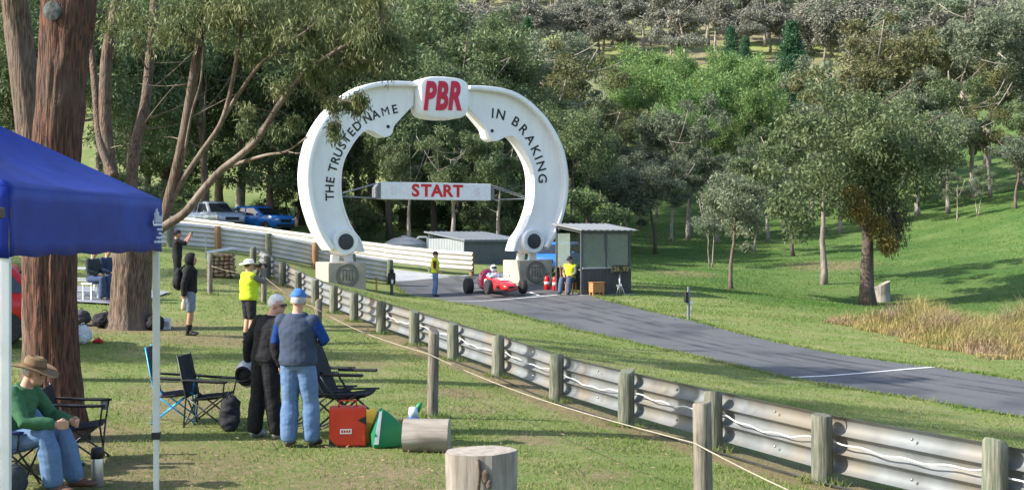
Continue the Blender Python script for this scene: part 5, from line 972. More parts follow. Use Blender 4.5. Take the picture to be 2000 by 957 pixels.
g = at(190, 12.4); fk = empty('drink_flask', g, 0, 'tall steel drink flask standing on the grass by the boots', 'flask'); MB().lathe([(.05,0),(.055,.01),(.055,.26),(.045,.29)], 18).build('body', mat('flask_steel', (.5,.5,.5), (.42,.42,.42), rough=.3, metal=.7), fk, True); MB().lathe([(.058,.26),(.058,.34),(.05,.36),(0,.36)], 18).build('lid', blk, fk, True)
# picnic setting and sitters on the pale slab
g0 = at(205, 36); sl_ = np.array([g0.x, g0.y]); nS = 12
A_ = np.array([[sl_[0]-2.6+3.9*k/nS, sl_[1]-1.6] for k in range(nS+1)]); B_ = np.array([[sl_[0]-2.6+3.9*k/nS, sl_[1]+1.8] for k in range(nS+1)]); patch('concrete_slab', A_, B_, 8, mat('slab_concrete', (.24,.26,.29), (.2,.215,.24), rough=.8, ns=4), .05)
pt = empty('picnic_table', (g0.x-.75, g0.y-.3, g0.z+.055), R(8), 'white slatted picnic table on the concrete slab behind the forked tree', 'table')
slw = mat('white_slat', (.66,.68,.70), (.58,.6,.62), rough=.5)
for k in range(4): MB().box((0,-.3+.2*k,.74), (1.5,.16,.035)).build('table_slat', slw, pt)
for s in (-1, 1):
    for k in range(2): MB().box((0,s*(.62+.15*k),.44), (1.5,.12,.03)).build('bench_slat', slw, pt)
    MB().bar((s*.6,-.75,.42), (s*.6,.75,.42), .05, .06).build('bench_bearer', slw, pt); MB().bar((s*.6,-.6,0), (s*.6,-.1,.72), .05, .05).build('leg', slw, pt); MB().bar((s*.6,.6,0), (s*.6,.1,.72), .05, .05).build('leg', slw, pt)
for px, Y, rz, lab, tp, cp, sc_k in ((180, 35.0, 70, 'sitter in dark jacket and jeans on the picnic bench', cloth('dark_jacket', (.03,.035,.045), (.04,.045,.055)), capd, 1.), (208, 35.6, 60, 'sitter in dark blue top and orange cap beyond the picnic bench', cloth('ink_top', (.03,.045,.09), (.04,.055,.1)), cloth('orange_cap', (.6,.12,.02), (.5,.1,.02)), 1.)):
    qq = at(px, Y, .055); st_ = person(lab, qq, R(rz), SIT, top=tp, sleeve=3.8, bottom=cloth('dark_denim', (.04,.06,.12), (.05,.075,.14)), shoe=shoed, hair=brownh, vox=.015); cap(st_, cp)
    se = empty('bench_seat', qq, R(rz), 'low white stool under the ' + ('sitter in dark jacket' if px == 180 else 'sitter in orange cap'), 'stool'); MB().box((0,.03,.42), (.4,.34,.04)).build('seat', slw, se)
    for x in (-.16, .16):
        for y in (-.1, .16): MB().box((x,y,.2), (.035,.035,.4)).build('leg', slw, se)
# ------------------------------------------------------------------ trees
def leaf_mat(name, c1, c2, tr=.3, rnd=.18):
    return mat(name, c1, c2, rough=.55, ns=1.1, detail=3, rnd=rnd, transl=tr, spec=.3)
LG = leaf_mat('gum_leaf_grey', (.13,.165,.10), (.19,.215,.135))
LM = leaf_mat('gum_leaf_green', (.095,.145,.06), (.155,.195,.085))
LO = leaf_mat('gum_leaf_olive', (.125,.145,.06), (.175,.17,.07))
LDk = leaf_mat('dense_leaf_dark', (.09,.14,.058), (.145,.185,.08))
LP = leaf_mat('pine_leaf_bright', (.105,.20,.055), (.175,.255,.08))
LPd = leaf_mat('pine_leaf_dark', (0.035,0.098,0.048), (0.063,0.140,0.063))
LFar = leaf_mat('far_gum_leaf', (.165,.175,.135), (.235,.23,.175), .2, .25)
LMi = leaf_mat('mistletoe_leaf', (.19,.15,.04), (.14,.13,.04))
LDead = leaf_mat('hanging_bark', (.06,.058,.036), (.10,.085,.055))
LFg = leaf_mat('overhead_leaf', (.11,.145,.055), (.19,.205,.085))
BG_ = mat('gum_bark_grey', (.36,.31,.265), (.17,.14,.115), rough=.9, ns=4, stretch=(3,3,.5), bump=.6, rnd=.2)
BGd = mat('gum_bark_dark', (.075,.055,.042), (.13,.10,.08), rough=.9, ns=4, stretch=(3,3,.5), bump=.6, rnd=.2)
def leaves(C, Rr, n, Lf, Wf, seed, droop=.5, flat=.75):
    """n leaf blades round every clump centre; returns vertex and face arrays"""
    rg = np.random.default_rng(seed); k = len(C); C = np.repeat(np.asarray(C, float), n, 0); Rr = np.repeat(np.asarray(Rr, float), n)
    d = rg.normal(size=(k*n, 3)); d /= np.linalg.norm(d, axis=1)[:, None]; rad = rg.random(k*n)**.45
    pos = C+d*(rad*Rr)[:, None]*np.array([1, 1, flat])
    ax = rg.normal(size=(k*n, 3)); ax[:, 2] -= droop*1.6; ax /= np.linalg.norm(ax, axis=1)[:, None]
    sd_ = np.cross(ax, rg.normal(size=(k*n, 3))); sd_ /= np.linalg.norm(sd_, axis=1)[:, None]
    s = rg.uniform(.6, 1.3, k*n)[:, None]; l = ax*Lf*s; w_ = sd_*Wf*s*.5; nn = np.cross(ax, sd_)*Wf*.25
    V = np.stack([pos, pos+l*.42+w_+nn, pos+l, pos+l*.42-w_+nn], 1).reshape(-1, 3)
    return V, np.arange(len(V)).reshape(-1, 4)
def bez(a, b, up, n=5):
    a = np.array(a, float); b = np.array(b, float); c = (a+b)/2+np.array(up); t_ = np.linspace(0, 1, n)[:, None]; return (1-t_)**2*a+2*t_*(1-t_)*c+t_*t_*b
def gen_tree(seed, Ht, r0, crown, fork=.32, nlimb=6, ncl=46, clr=.85, nleaf=190, leaf=(.26,.09), lean=(0,0), droop=.5, conif=False, lobes=7, stems=1):
    """crown = (rx, rz, centre height); returns trunk builder, leaf arrays, clump centres"""
    rg = np.random.default_rng(seed); mb = MB(); nodes = []; rx, rz, cz = crown
    for s in range(stems):
        a0 = rg.uniform(0, 6.28); sp = (0 if stems == 1 else .35); base = np.array([math.cos(a0)*sp*.3, math.sin(a0)*sp*.3, -.2]); n = 9; pts = []
        topz = Ht*(.97 if conif else .72); off = np.cumsum(rg.normal(0, .05*(0 if conif else 1), (n, 2)), 0)*Ht/10
        for k in range(n):
            z = topz*k/(n-1); f = k/(n-1); pts.append(base+np.array([lean[0]*f*f+off[k, 0]+math.cos(a0)*sp*f*Ht*.22, lean[1]*f*f+off[k, 1]+math.sin(a0)*sp*f*Ht*.22, z]))
        rad = [r0*(1.25 if k == 0 else 1)*(1-.82*k/(n-1))/(1 if stems == 1 else 1.4) for k in range(n)]
        mb.tube(pts, rad, 9)
        for k in range(n):
            if pts[k][2] > fork*Ht: nodes.append((pts[k], rad[k]))
    top = pts[-1]
    cen = np.array([lean[0]*.8, lean[1]*.8, cz]); C = []; CR = []
    if conif:
        for k in range(ncl):
            f = (k+.5)/ncl; z = Ht*(.12+.88*f); wd = rx*(1-f)**.8*rg.uniform(.65, 1.1); a = k*2.4+rg.uniform(-.4, .4); C.append([math.cos(a)*wd*.8, math.sin(a)*wd*.8, z-.15*wd]); CR.append(clr*(.45+.75*(1-f)))
    else:
        for k in range(nlimb):
            a = 2*math.pi*(k+rg.uniform(-.3, .3))/nlimb; st = nodes[rg.integers(0, max(1, len(nodes)-2))]; e = cen+np.array([math.cos(a)*rx*rg.uniform(.45,.8), math.sin(a)*rx*rg.uniform(.45,.8), rz*rg.uniform(-.25,.75)])
            if e[2] < st[0][2]+.4: e[2] = st[0][2]+.4+rg.random()
            q = bez(st[0], e, (0, 0, -.08*Ht+rg.normal()*.2), 7); rr_ = np.linspace(st[1]*.62, .02+.012*Ht/10, 7); mb.tube(q, rr_, 7)
            for i in range(2, 7): nodes.append((q[i], rr_[i]))
        LB = [(rg.normal(size=3)) for _ in range(lobes)]; LB = [cen+np.array([v[0]*rx*.55, v[1]*rx*.55, v[2]*rz*.5])/max(1, np.linalg.norm(v)*.55) for v in LB]
        tries = 0
        while len(C) < ncl and tries < 4000:
            tries += 1; lb = LB[rg.integers(0, lobes)]; d = rg.normal(size=3); d /= np.linalg.norm(d); q = lb+d*np.array([rx*.42, rx*.42, rz*.42])*rg.random()**.4
            if q[2] < fork*Ht*.9: continue
            if any(np.linalg.norm(q-c) < clr*.5 for c in C): continue
            C.append(q); CR.append(clr*rg.uniform(.6, 1.2))
        for c, cr in sorted(zip(C, CR), key=lambda t_: np.linalg.norm(t_[0]-cen*np.array([1,1,.7]))):
            best = min(nodes, key=lambda nd: np.linalg.norm(nd[0]-c)+(1.5 if nd[0][2] > c[2] else 0)); l = np.linalg.norm(best[0]-c)
            q = bez(best[0], c, (0, 0, -.08*l), 4); r1 = min(best[1]*.7, .012+.016*l); mb.tube(q, [r1, r1*.75, r1*.5, r1*.25], 5, False); nodes.append((q[2], r1*.5)); nodes.append((q[3], r1*.3))
    V, Fq = leaves(C, CR, nleaf, leaf[0], leaf[1], seed+1, droop)
    return mb, V, Fq, C
PROTO = {}
def proto_tree(key, bark, leafm, *a, **k):
    mb, V, Fq, C = gen_tree(*a, **k); tm = mb.mesh('trunk', bark, True); o = fast_mesh('crown', V, Fq, leafm); cm = o.data; bpy.data.objects.remove(o); PROTO[key] = (tm, cm); return C
def put_tree(name, key, loc_, sc, rz, label, group, sz=None):
    tm, cm = PROTO[key]; e = empty(name, loc_, rz, label, 'tree', group); e.scale = (sc, sc, sz or sc)
    a = bpy.data.objects.new('trunk', tm); b_ = bpy.data.objects.new('crown', cm)
    for ob in (a, b_): COL.objects.link(ob); ob.parent = e
    return e
proto_tree('gum1', BG_, LG, 11, 11, .22, (3.6,3.4,7.6), ncl=56, clr=.72)
proto_tree('gum2', BG_, LM, 12, 11, .24, (3.9,3.0,7.8), nlimb=9, ncl=62, clr=.72)
proto_tree('gum3', BG_, LO, 13, 12, .22, (3.4,3.9,8.0), ncl=58, clr=.72, lean=(.8,.2))
proto_tree('gum4', BGd, LG, 14, 9, .16, (2.7,2.9,6.0), ncl=44, clr=.75, lean=(-.6,.3))
proto_tree('den1', BGd, LDk, 15, 13, .26, (3.6,5.2,7.6), fork=.2, nlimb=8, ncl=95, clr=1.0, nleaf=190, leaf=(.28,.1), lobes=11)
proto_tree('den2', BGd, LM, 16, 14, .28, (4.0,5.4,8.4), fork=.22, nlimb=8, ncl=95, clr=1.0, nleaf=190, leaf=(.28,.1), lobes=11)
proto_tree('sap1', BG_, LG, 17, 6.5, .08, (1.7,2.2,4.3), nlimb=4, ncl=26, clr=.6, nleaf=170, leaf=(.2,.07), stems=2)
proto_tree('sap2', BG_, LG, 18, 7.5, .10, (2.0,2.3,5.0), nlimb=5, ncl=30, clr=.65, nleaf=170, leaf=(.2,.07), lean=(.9,0))
proto_tree('pin1', BGd, LP, 19, 12, .22, (3.6,4,7), ncl=80, clr=1.15, nleaf=110, leaf=(.4,.12), fork=.25, lobes=9, droop=-.2)
proto_tree('pin2', BGd, LPd, 20, 13, .25, (3.3,1,1), ncl=95, clr=1.1, nleaf=110, leaf=(.4,.13), conif=True, droop=.0)
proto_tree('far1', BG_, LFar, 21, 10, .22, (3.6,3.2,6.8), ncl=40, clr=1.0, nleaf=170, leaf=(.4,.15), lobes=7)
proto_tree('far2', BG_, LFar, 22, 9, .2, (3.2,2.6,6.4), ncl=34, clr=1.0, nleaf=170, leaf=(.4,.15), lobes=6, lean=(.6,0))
proto_tree('far3', BG_, LG, 23, 11, .22, (3.2,4,7), ncl=40, clr=1.0, nleaf=170, leaf=(.4,.15), lobes=7)
proto_tree('shr1', BGd, LDk, 24, 6.5, .14, (2.5,3.0,3.4), fork=.05, nlimb=8, ncl=60, clr=.75, nleaf=170, leaf=(.24,.09), lobes=8)
rg = random.Random(77)
def T(name, key, px, Y, hpx, label, group, h0, rz=None, wide=1.):
    """tree whose trunk stands at image column px and distance Y and whose top reaches image row hpx"""
    q = at(px, Y); top = HC+(YH-hpx)/F*Y; sc = (top-q.z)/h0; return put_tree(name, key, q, sc*wide, rg.uniform(0, 6.28) if rz is None else rz, label, group, sc)
gD = 'dense trees behind the arch'; lD = 'tall dense dark green tree in the belt behind the arch'
for px, Y, top, key in [(-60,70,-60,'den1'),(30,78,-40,'den2'),(110,66,-30,'den1'),(190,82,-50,'gum2'),(250,72,-20,'den1'),(330,80,-70,'den2'),(400,74,-30,'den1'),(470,84,-60,'gum2'),(530,76,10,'den2'),(590,86,-40,'den1'),(640,78,40,'den2'),(700,80,20,'den1'),(760,76,90,'den1'),(800,90,-30,'den2'),(850,82,120,'den2'),(890,98,10,'gum2'),(930,80,190,'den1'),(985,84,215,'den2'),(945,106,30,'den1'),(1020,92,170,'den1'),(1075,84,200,'den1'),(1120,80,215,'den1'),(885,70,235,'gum2'),(975,71,255,'gum2'),(800,72,260,'gum2'),(-10,96,-40,'den2'),(150,98,-60,'den1'),(430,98,-40,'den2'),(620,100,-40,'den2'),(720,104,-30,'den2'),(860,108,30,'den1'),(280,98,-30,'den2')]:
    T('dense_tree', key, px, Y, top, {'den1':lD,'den2':'tall dense mid-green tree with fuller crown in the belt behind the arch','gum2':'tall open-crowned gum tree standing in the dense belt behind the arch'}[key], gD, {'den1':13,'den2':14,'gum2':11}[key], wide=1.0)
gS = 'shrubby understorey trees behind the arch'
for px, Y, top in [(-30,64,300),(40,62,310),(110,65,300),(175,63,320),(235,66,310),(300,67,330),(560,84,330),(690,74,350),(780,86,330),(900,88,340),(960,76,360),(1050,76,330),(640,88,330),(360,90,320),(1150,76,340),(830,90,350),(740,92,360),(1010,90,330)]:
    T('understorey_tree', 'shr1', px, Y, top, 'low bushy dark tree filling the gap beneath the dense belt behind the arch', gS, 6.5, wide=1.25)
gP = 'gum trees on the green pasture'
def one(px, Y, top, key, label, h0, name='gum_tree', wide=1.): return T(name, key, px, Y, top, label, None, h0, wide=wide)
one(1430,58.4,300,'gum4','slender dark-trunked gum tree alone on the pasture between hut and big tree',9,wide=1.0)
one(1607,66,215,'gum2','gum tree with a pale bent leaning trunk left of the big pasture tree',11)
one(1345,98,190,'gum1','thick pale-trunked gum tree standing uphill behind the signal post',11)
for px, Y, top, key in [(1278,85,300,'gum4'),(1225,88,300,'gum1'),(1195,84,290,'gum4'),(1310,94,300,'gum1'),(1390,76,370,'sap1'),(1475,88,330,'sap2'),(1400,96,300,'gum1'),(1455,100,285,'gum1'),(1550,84,300,'gum4'),(1535,102,235,'gum2'),(1640,98,245,'gum1'),(1500,96,285,'gum1'),(1790,102,205,'gum2'),(1850,100,215,'gum1'),(1868,94,330,'sap2'),(1908,94,330,'sap1'),(1930,106,190,'gum3'),(1985,93,240,'gum4'),(2050,98,180,'gum2'),(1740,106,220,'gum1'),(1250,106,290,'gum1'),(1345,112,285,'gum1'),(1585,108,200,'gum1'),(1690,112,200,'gum2')]:
    T('gum_tree', key, px, Y, top, {'s':'thin young gum tree with a slim stem on the green slope','g':{'gum1':'grey-green broad gum tree in the scattered grove on the green slope','gum2':'mid-green gum tree in the scattered grove on the green slope','gum3':'olive-leaved gum tree in the scattered grove on the green slope','gum4':'dark-trunked small gum tree in the scattered grove on the green slope'}.get(key)}[key[0]], gP if key[0] == 'g' else 'young gums on the green pasture', {'gum1':11,'gum2':11,'gum3':12,'gum4':9,'sap1':6.5,'sap2':7.5}[key], wide=1.2)
gU = 'tall gums above the pasture'; lU = 'tall spreading gum tree with olive tinted crown high on the slope above the pasture'
for px, Y, top, key in [(1680,118,20,'gum3'),(1760,124,60,'gum3'),(1850,120,40,'gum3'),(1930,130,10,'gum1'),(1990,112,0,'gum1'),(2060,120,-20,'gum1'),(1900,108,130,'gum2'),(1720,110,150,'gum1'),(1620,128,110,'gum1'),(1820,132,90,'gum1')]:
    T('gum_tree', key, px, Y, top, lU if key == 'gum3' else lU.replace('olive tinted', 'grey-green'), gU, {'gum1':11,'gum2':11,'gum3':12}[key], wide=1.1)
gB = 'brownish gums on the lower hillside'; lB = 'brown tinged gum tree on the lower hillside between arch and pines'
for px, Y, top, key in [(1060,112,100,'gum3'),(1120,118,80,'gum3'),(1180,124,110,'gum3'),(1150,104,200,'gum3'),(1225,116,200,'gum3'),(1000,126,70,'gum3'),(1090,134,60,'gum1'),(1285,116,265,'gum3'),(1200,98,265,'gum1'),(1040,142,50,'gum1'),(1100,98,190,'gum1')]:
    T('gum_tree', key, px, Y, top, lB if key == 'gum3' else lB.replace('brown tinged', 'grey-leaved'), gB, {'gum1':11,'gum3':12}[key], wide=1.15)
gN = 'bright pines on the hillside'
for px, Y, top in [(1265,140,110),(1310,150,105),(1345,132,150),(1385,145,120),(1430,136,130),(1470,150,100),(1300,126,200),(1370,124,210),(1430,122,220),(1490,132,150),(1245,160,80),(1340,165,95),(1520,140,185),(1405,160,85),(1210,150,110)]:
    T('pine_tree', 'pin1', px, Y, top, 'bright green bushy pine in the stand on the hillside', gN, 12, wide=rg.uniform(.62,.95))
one(1546,165,45,'pin2','dark blue-green conical pine standing alone above the bright pines',13,'pine_tree',1.15)
for px, Y, top in [(1030,185,38),(990,190,50),(1428,185,55),(1455,178,75)]:
    T('pine_tree', 'pin2', px, Y, top, 'small dark conical pine among the far hillside gums', 'small dark pines on the far hill', 13, wide=1.0)
# far hillside
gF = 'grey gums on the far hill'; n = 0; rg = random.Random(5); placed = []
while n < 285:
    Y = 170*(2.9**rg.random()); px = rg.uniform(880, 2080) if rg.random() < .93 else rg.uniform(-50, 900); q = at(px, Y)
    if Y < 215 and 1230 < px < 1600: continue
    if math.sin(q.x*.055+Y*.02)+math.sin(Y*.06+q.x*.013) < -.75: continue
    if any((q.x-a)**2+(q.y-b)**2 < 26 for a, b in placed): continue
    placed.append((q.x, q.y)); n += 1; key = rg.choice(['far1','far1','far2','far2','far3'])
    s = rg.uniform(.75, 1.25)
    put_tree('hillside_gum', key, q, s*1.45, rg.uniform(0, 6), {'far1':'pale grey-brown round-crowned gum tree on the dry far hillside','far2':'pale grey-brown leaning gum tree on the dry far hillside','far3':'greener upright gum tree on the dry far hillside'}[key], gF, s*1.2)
# the big pasture tree with mistletoe and hanging bark
q = G(1695, 596); mb, V, Fq, C = gen_tree(31, 10.6, .36, (4.6,4.3,6.2), fork=.17, nlimb=11, ncl=100, clr=.95, nleaf=230, leaf=(.24,.085), lobes=10, lean=(.3,0))
e = empty('gum_tree', q, 0, 'big spreading gum tree hung with orange mistletoe beside the grey stump', 'tree')
mb.build('trunk', BGd, e, True); fast_mesh('crown', V, Fq, LM, e)
for c in [(-.9,-1.5,4.5),(.2,-1.5,3.2)]:
    V, Fq = leaves([c, (c[0]+.3, c[1], c[2]-.5), (c[0]-.2, c[1], c[2]+.4)], [.6,.5,.4], 420, .2, .06, 9, .9, 1.1); fast_mesh('mistletoe', V, Fq, LMi, e)
V, Fq = leaves([(.7,-.5,4.1),(1.1,-.3,3.3),(.4,-.7,4.8),(1.3,0,4.0),(.8,-.3,2.9)], [.75,.65,.65,.7,.5], 380, .3, .05, 10, 1.2, 1.2); fast_mesh('hanging_bark', V, Fq, LDead, e)
# ------------------------------------------------------------------ the big trees on the lawn
barkA = mat('stringy_bark_red', (.165,.072,.042), (.04,.022,.017), rough=.95, ns=13, stretch=(3.2,3.2,.34), bump=1., bs=.05, c3=(.10,.07,.052), n3=.9, detail=8, ramp=(.38,.6))
barkB = mat('stringy_bark_brown', (.175,.12,.085), (.06,.042,.032), rough=.95, ns=11, stretch=(3,3,.4), bump=1., bs=.04, c3=(.14,.11,.09), n3=1.2, detail=8, ramp=(.38,.6))
limbm = mat('limb_bark', (.17,.13,.10), (.085,.062,.048), rough=.85, ns=5, stretch=(2,2,.5), bump=.9, bs=.03, c3=(.23,.185,.145), n3=1.4)
def rough_trunk(path, seed, n=80, amp=.05, sub=9):
    """path: list of (point, radius); furrowed trunk surface"""
    pts = np.array([list(p_)+[r] for p_, r in path], float); t_ = np.arange(len(pts)); tt = np.linspace(0, len(pts)-1, (len(pts)-1)*sub+1); Q = smooth_line(pts, .11) if False else np.stack([np.interp(tt, t_, pts[:, k]) for k in range(4)], 1)
    # smooth the polyline
    for _ in range(4): Q[1:-1] = (Q[:-2]+2*Q[1:-1]+Q[2:])/4
    rings = []
    for i, (x, y, z, r) in enumerate(Q):
        ring = []
        for k in range(n):
            a = 2*math.pi*k/n; v = mnoise.fractal(Vector((math.cos(a)*3.4+seed, math.sin(a)*3.4, z*.55)), 1, 2, 3); v2 = mnoise.noise(Vector((math.cos(a)*13, math.sin(a)*13+seed, z*2.6)))
            rr_ = r*(1+amp*1.3*v+amp*1.1*v2); ring.append((x+rr_*math.cos(a), y+rr_*math.sin(a), z))
        rings.append(ring)
    return MB().loft(rings)
YA = 14.9
pa = [((128,890),108),((122,862),102),((112,780),97),((104,700),96),((98,600),96),((98,515),98),((104,400),94),((110,300),90),((118,200),88),((126,100),92),((134,20),104),((142,-60),96),((150,-200),84),((160,-400),70),((170,-650),56)]
base = at(122, YA)
eA = empty('stringybark_tree', base, 0, 'massive red-brown shaggy trunk rising just behind the hat wearer', 'tree')
rough_trunk([(np.array(P(x, y, YA))-np.array(base), wd/2/F*YA) for (x, y), wd in pa], 3, amp=.085).build('trunk', barkA, eA, True)
cl = []; rgA = np.random.default_rng(2); mbl = MB()
topA = np.array(P(170,-650,YA))-np.array(base)
for k in range(9):
    st = np.array(P(150,-200-40*k,YA))-np.array(base); a = 2.4*k+.3; en = np.array([math.cos(a)*rgA.uniform(1.6,3.4), math.sin(a)*rgA.uniform(1.6,3.4), rgA.uniform(6.3,10.5)]); qd = bez(st, en, (0,0,-.3), 7); mbl.tube(qd, np.linspace(.13,.02,7), 7)
    for j in (4,5,6):
        for _ in range(2): cl.append(qd[j]+rgA.normal(0,.45,3))
mbl.build('limb', barkB, eA, True)
V, Fq = leaves(cl, [.8]*len(cl), 260, .16, .04, 4, .9); fast_mesh('crown', V, Fq, LFg, eA)
MB().ball(np.array(P(124,30,YA))-np.array(base)+np.array([-.02,-.295,0]), (.10,.014,.11), 14, 10).build('scar', mat('grey_scar', (.13,.15,.15), (.045,.04,.035), rough=.95, ns=16, bump=.6), eA, True)
# tree to its left
YC = 20.; base = at(78, YC); eC = empty('stringybark_tree', base, 0, 'grey-brown rough trunk leaning behind the peak of the blue canopy', 'tree')
rough_trunk([(np.array(P(x, y, YC))-np.array(base), wd/2/F*YC) for (x, y), wd in [((80,775),74),((78,700),66),((76,560),62),((72,400),60),((64,270),58),((46,130),54),((28,0),50),((10,-140),46),((-10,-320),36)]], 9, amp=.06).build('trunk', barkB, eC, True)
cl = []; mbl = MB()
for k in range(8):
    st = np.array(P(15-6*k,-100-30*k,YC))-np.array(base); a = 2.1*k; en = st+np.array([math.cos(a)*rgA.uniform(1.5,3), math.sin(a)*rgA.uniform(1.5,3), rgA.uniform(.8,3.4)]); qd = bez(st, en, (0,0,-.3), 6); mbl.tube(qd, np.linspace(.1,.02,6), 6)
    for j in (3,4,5): cl.append(qd[j]+rgA.normal(0,.4,3)); cl.append(qd[j]+rgA.normal(0,.5,3))
mbl.build('limb', barkB, eC, True); V, Fq = leaves(cl, [.85]*len(cl), 230, .17, .045, 6, .9); fast_mesh('crown', V, Fq, LFg, eC)
# forked tree behind the canopy
YB = 30.; base = at(256, YB); bb_ = np.array(base); eB = empty('stringybark_tree', base, 0, 'many-stemmed brown tree with long bare limbs reaching over towards the arch', 'tree')
rough_trunk([(np.array(P(x, y, YB))-bb_, wd/2/F*YB) for (x, y), wd in [((256,662),118),((256,645),98),((256,620),82),((257,580),76),((260,520),76),((264,480),84),((268,455),70)]], 14, amp=.06).build('trunk', barkB, eB, True)
nodesB = []
def limbB(pl, w0, w1, dy=0., m_=None, name='limb'):
    pl = smooth_line([(x, y) for x, y in pl], 8); n = len(pl); pts = [np.array(P(x, y, YB+dy*k/(n-1)))-bb_ for k, (x, y) in enumerate(pl)]; rad = np.linspace(w0*.62, w1*.8, n)/2/F*YB
    MB().tube(pts, rad, 10).build(name, m_ or limbm, eB, True); nodesB.extend(zip(pts[n//3:], rad[n//3:]))
limbB([(262,480),(235,420),(218,340),(206,240),(208,120),(224,30),(240,-60)], 46, 26, 1.0, barkB)
limbB([(222,345),(196,280),(186,180),(178,80),(170,-40)], 26, 14, 1.6, barkB)
limbB([(264,478),(258,400),(262,300),(284,200),(294,100),(302,0),(310,-90)], 40, 20, 2.2, barkB)
limbB([(268,475),(312,440),(335,370),(358,270),(378,150),(396,40),(410,-70)], 36, 18, -.5, barkB)
limbB([(330,405),(352,360),(392,300),(432,240),(452,170),(466,90),(474,20),(480,-40)], 20, 8, -1.2)
limbB([(428,246),(462,190),(505,130),(548,95),(600,60)], 14, 5, -2.)
limbB([(270,478),(325,440),(362,415),(398,370),(430,335),(468,305),(505,270),(545,205),(590,150),(645,108),(700,75),(745,50)], 30, 7, -2.)
limbB([(432,333),(470,318),(520,303),(560,296),(600,268)], 13, 4, -2.4)
limbB([(470,303),(520,240),(560,180),(600,150),(660,130),(715,120)], 13, 5, -1.5)
limbB([(352,355),(362,290),(375,220),(392,160),(398,90)], 9, 5, -1.)
limbB([(590,150),(610,175),(640,190),(690,200)], 7, 3, -2.2)
limbB([(560,296),(585,300),(600,290)], 4, 2, -2.4)
rgB = np.random.default_rng(12)
for k in range(34):
    p0, r0_ = nodesB[rgB.integers(0, len(nodesB))]; a = rgB.uniform(0, 6.28); l = rgB.uniform(.7, 2.0); en = p0+np.array([math.cos(a)*l*.8+.3, math.sin(a)*l*.5, rgB.uniform(-.1, 1.0)*l]); qd = bez(p0, en, rgB.normal(0, .12, 3), 7); r1 = min(r0_*.5, .022); MB().tube(qd, np.linspace(r1, .004, 7), 6).build('branch', limbm, eB, True); nodesB.extend([(qd[4], .006), (qd[6], .004)])
cl = []; cr = []; tw = MB()
def spray(px, py, r, n=1, dy=-1.2):
    for _ in range(n):
        c = np.array(P(px+rgB.normal()*r*.45, py+rgB.normal()*r*.45, YB+dy+rgB.normal()*.7))-bb_; cl.append(c); cr.append(rgB.uniform(.28,.55)*r/36)
        nd = min(nodesB, key=lambda q_: np.linalg.norm(q_[0]-c)); l = np.linalg.norm(nd[0]-c); qd = bez(nd[0], c, (0,0,.1*l), 5); tw.tube(qd, np.linspace(min(.02, nd[1]*.6), .004, 5), 5, False)
        for f in (.55, .8): cl.append(qd[2]*(1-f)+qd[4]*f); cr.append(cr[-1]*.6)
for px, py, r, n in [(690,60,50,7),(740,40,45,7),(770,80,40,5),(640,60,50,6),(590,40,50,6),(540,30,50,5),(700,110,40,5),(660,205,26,2),(690,225,22,2),(655,255,18,2),(705,190,22,2),(560,250,28,2),(600,130,40,4),(480,30,50,6),(430,20,50,5),(500,90,40,3),(380,40,50,4),(330,20,50,4),(450,-20,60,5),(560,-30,60,5),(660,-20,60,5),(740,-20,60,4),(300,60,46,3),(240,40,46,3),(400,-60,60,4),(280,-60,60,4),(540,160,28,2),(480,230,24,2),(630,160,34,4)]: spray(px, py, r, n)
tw.build('twig', limbm, eB, True)['kind'] = 'stuff'
V, Fq = leaves(cl, cr, 76, .15, .032, 8, 1.1, .9); fast_mesh('crown', V, Fq, LFg, eB)
# more of the same grove outside the picture on the sun side
for x, y, key, s in [(-17,6,'gum2',1.0),(-21,21,'gum1',1.05),(-24,38,'den2',.8),(-27,48,'den1',.8)]:
    put_tree('grove_tree', key, (x, y, H(x, y)), s, x, 'leafy gum tree of the lawn grove beyond the blue canopy', 'lawn grove')
# ------------------------------------------------------------------ reeds
rgR = np.random.default_rng(3); n = 46000
rx_ = rgR.uniform(10.4, 21.5, n); ry_ = rgR.uniform(35.2, 47.5, n)
den = np.array([mnoise.fractal(Vector((x*.5, y*.5, 3)), 1, 2, 3) for x, y in zip(rx_, ry_)])
lo_ = 35.6+(rx_-12.3)*.12+den*.9; hi_ = 45.6+den*1.2; left = 12.7-(ry_-36)*.2+den*.8
ok = (ry_ > lo_) & (ry_ < hi_) & (rx_ > left); rx_, ry_, den = rx_[ok], ry_[ok], den[ok]; n = len(rx_)
rz_ = Hn(rx_, ry_); hgt = np.maximum(.12, (.5+.75*den+rgR.uniform(-.3,.35,n))*np.clip((ry_-lo_[ok])/2.2, .25, 1)*np.clip((rx_-left[ok])/1.2, .3, 1))
ln = rgR.normal(0, .38, (n, 2))+np.array([.12,-.05]); wd = rgR.uniform(.006,.016,n); an = rgR.uniform(0, 3.14, n); wx, wy = np.cos(an)*wd, np.sin(an)*wd
B0 = np.stack([rx_-wx, ry_-wy, rz_-.03], 1); B1 = np.stack([rx_+wx, ry_+wy, rz_-.03], 1)
M0 = np.stack([rx_-wx*.9+ln[:, 0]*hgt*.35, ry_-wy*.9+ln[:, 1]*hgt*.35, rz_+hgt*.62], 1); M1 = M0+np.stack([wx*1.8, wy*1.8, 0*wx], 1)
Tt = np.stack([rx_+ln[:, 0]*hgt, ry_+ln[:, 1]*hgt, rz_+hgt*(1-.25*np.abs(ln[:, 0]))], 1)
V = np.stack([B0, B1, M1, M0, Tt], 1).reshape(-1, 3); i5 = np.arange(n)*5
f3 = np.concatenate([np.stack([i5, i5+1, i5+2], 1), np.stack([i5, i5+2, i5+3], 1), np.stack([i5+3, i5+2, i5+4], 1)])
rm = mat('reed_straw', (.40,.29,.125), (.20,.22,.06), rough=.8, ns=.9, transl=.3, c3=(.33,.22,.165), n3=.45)
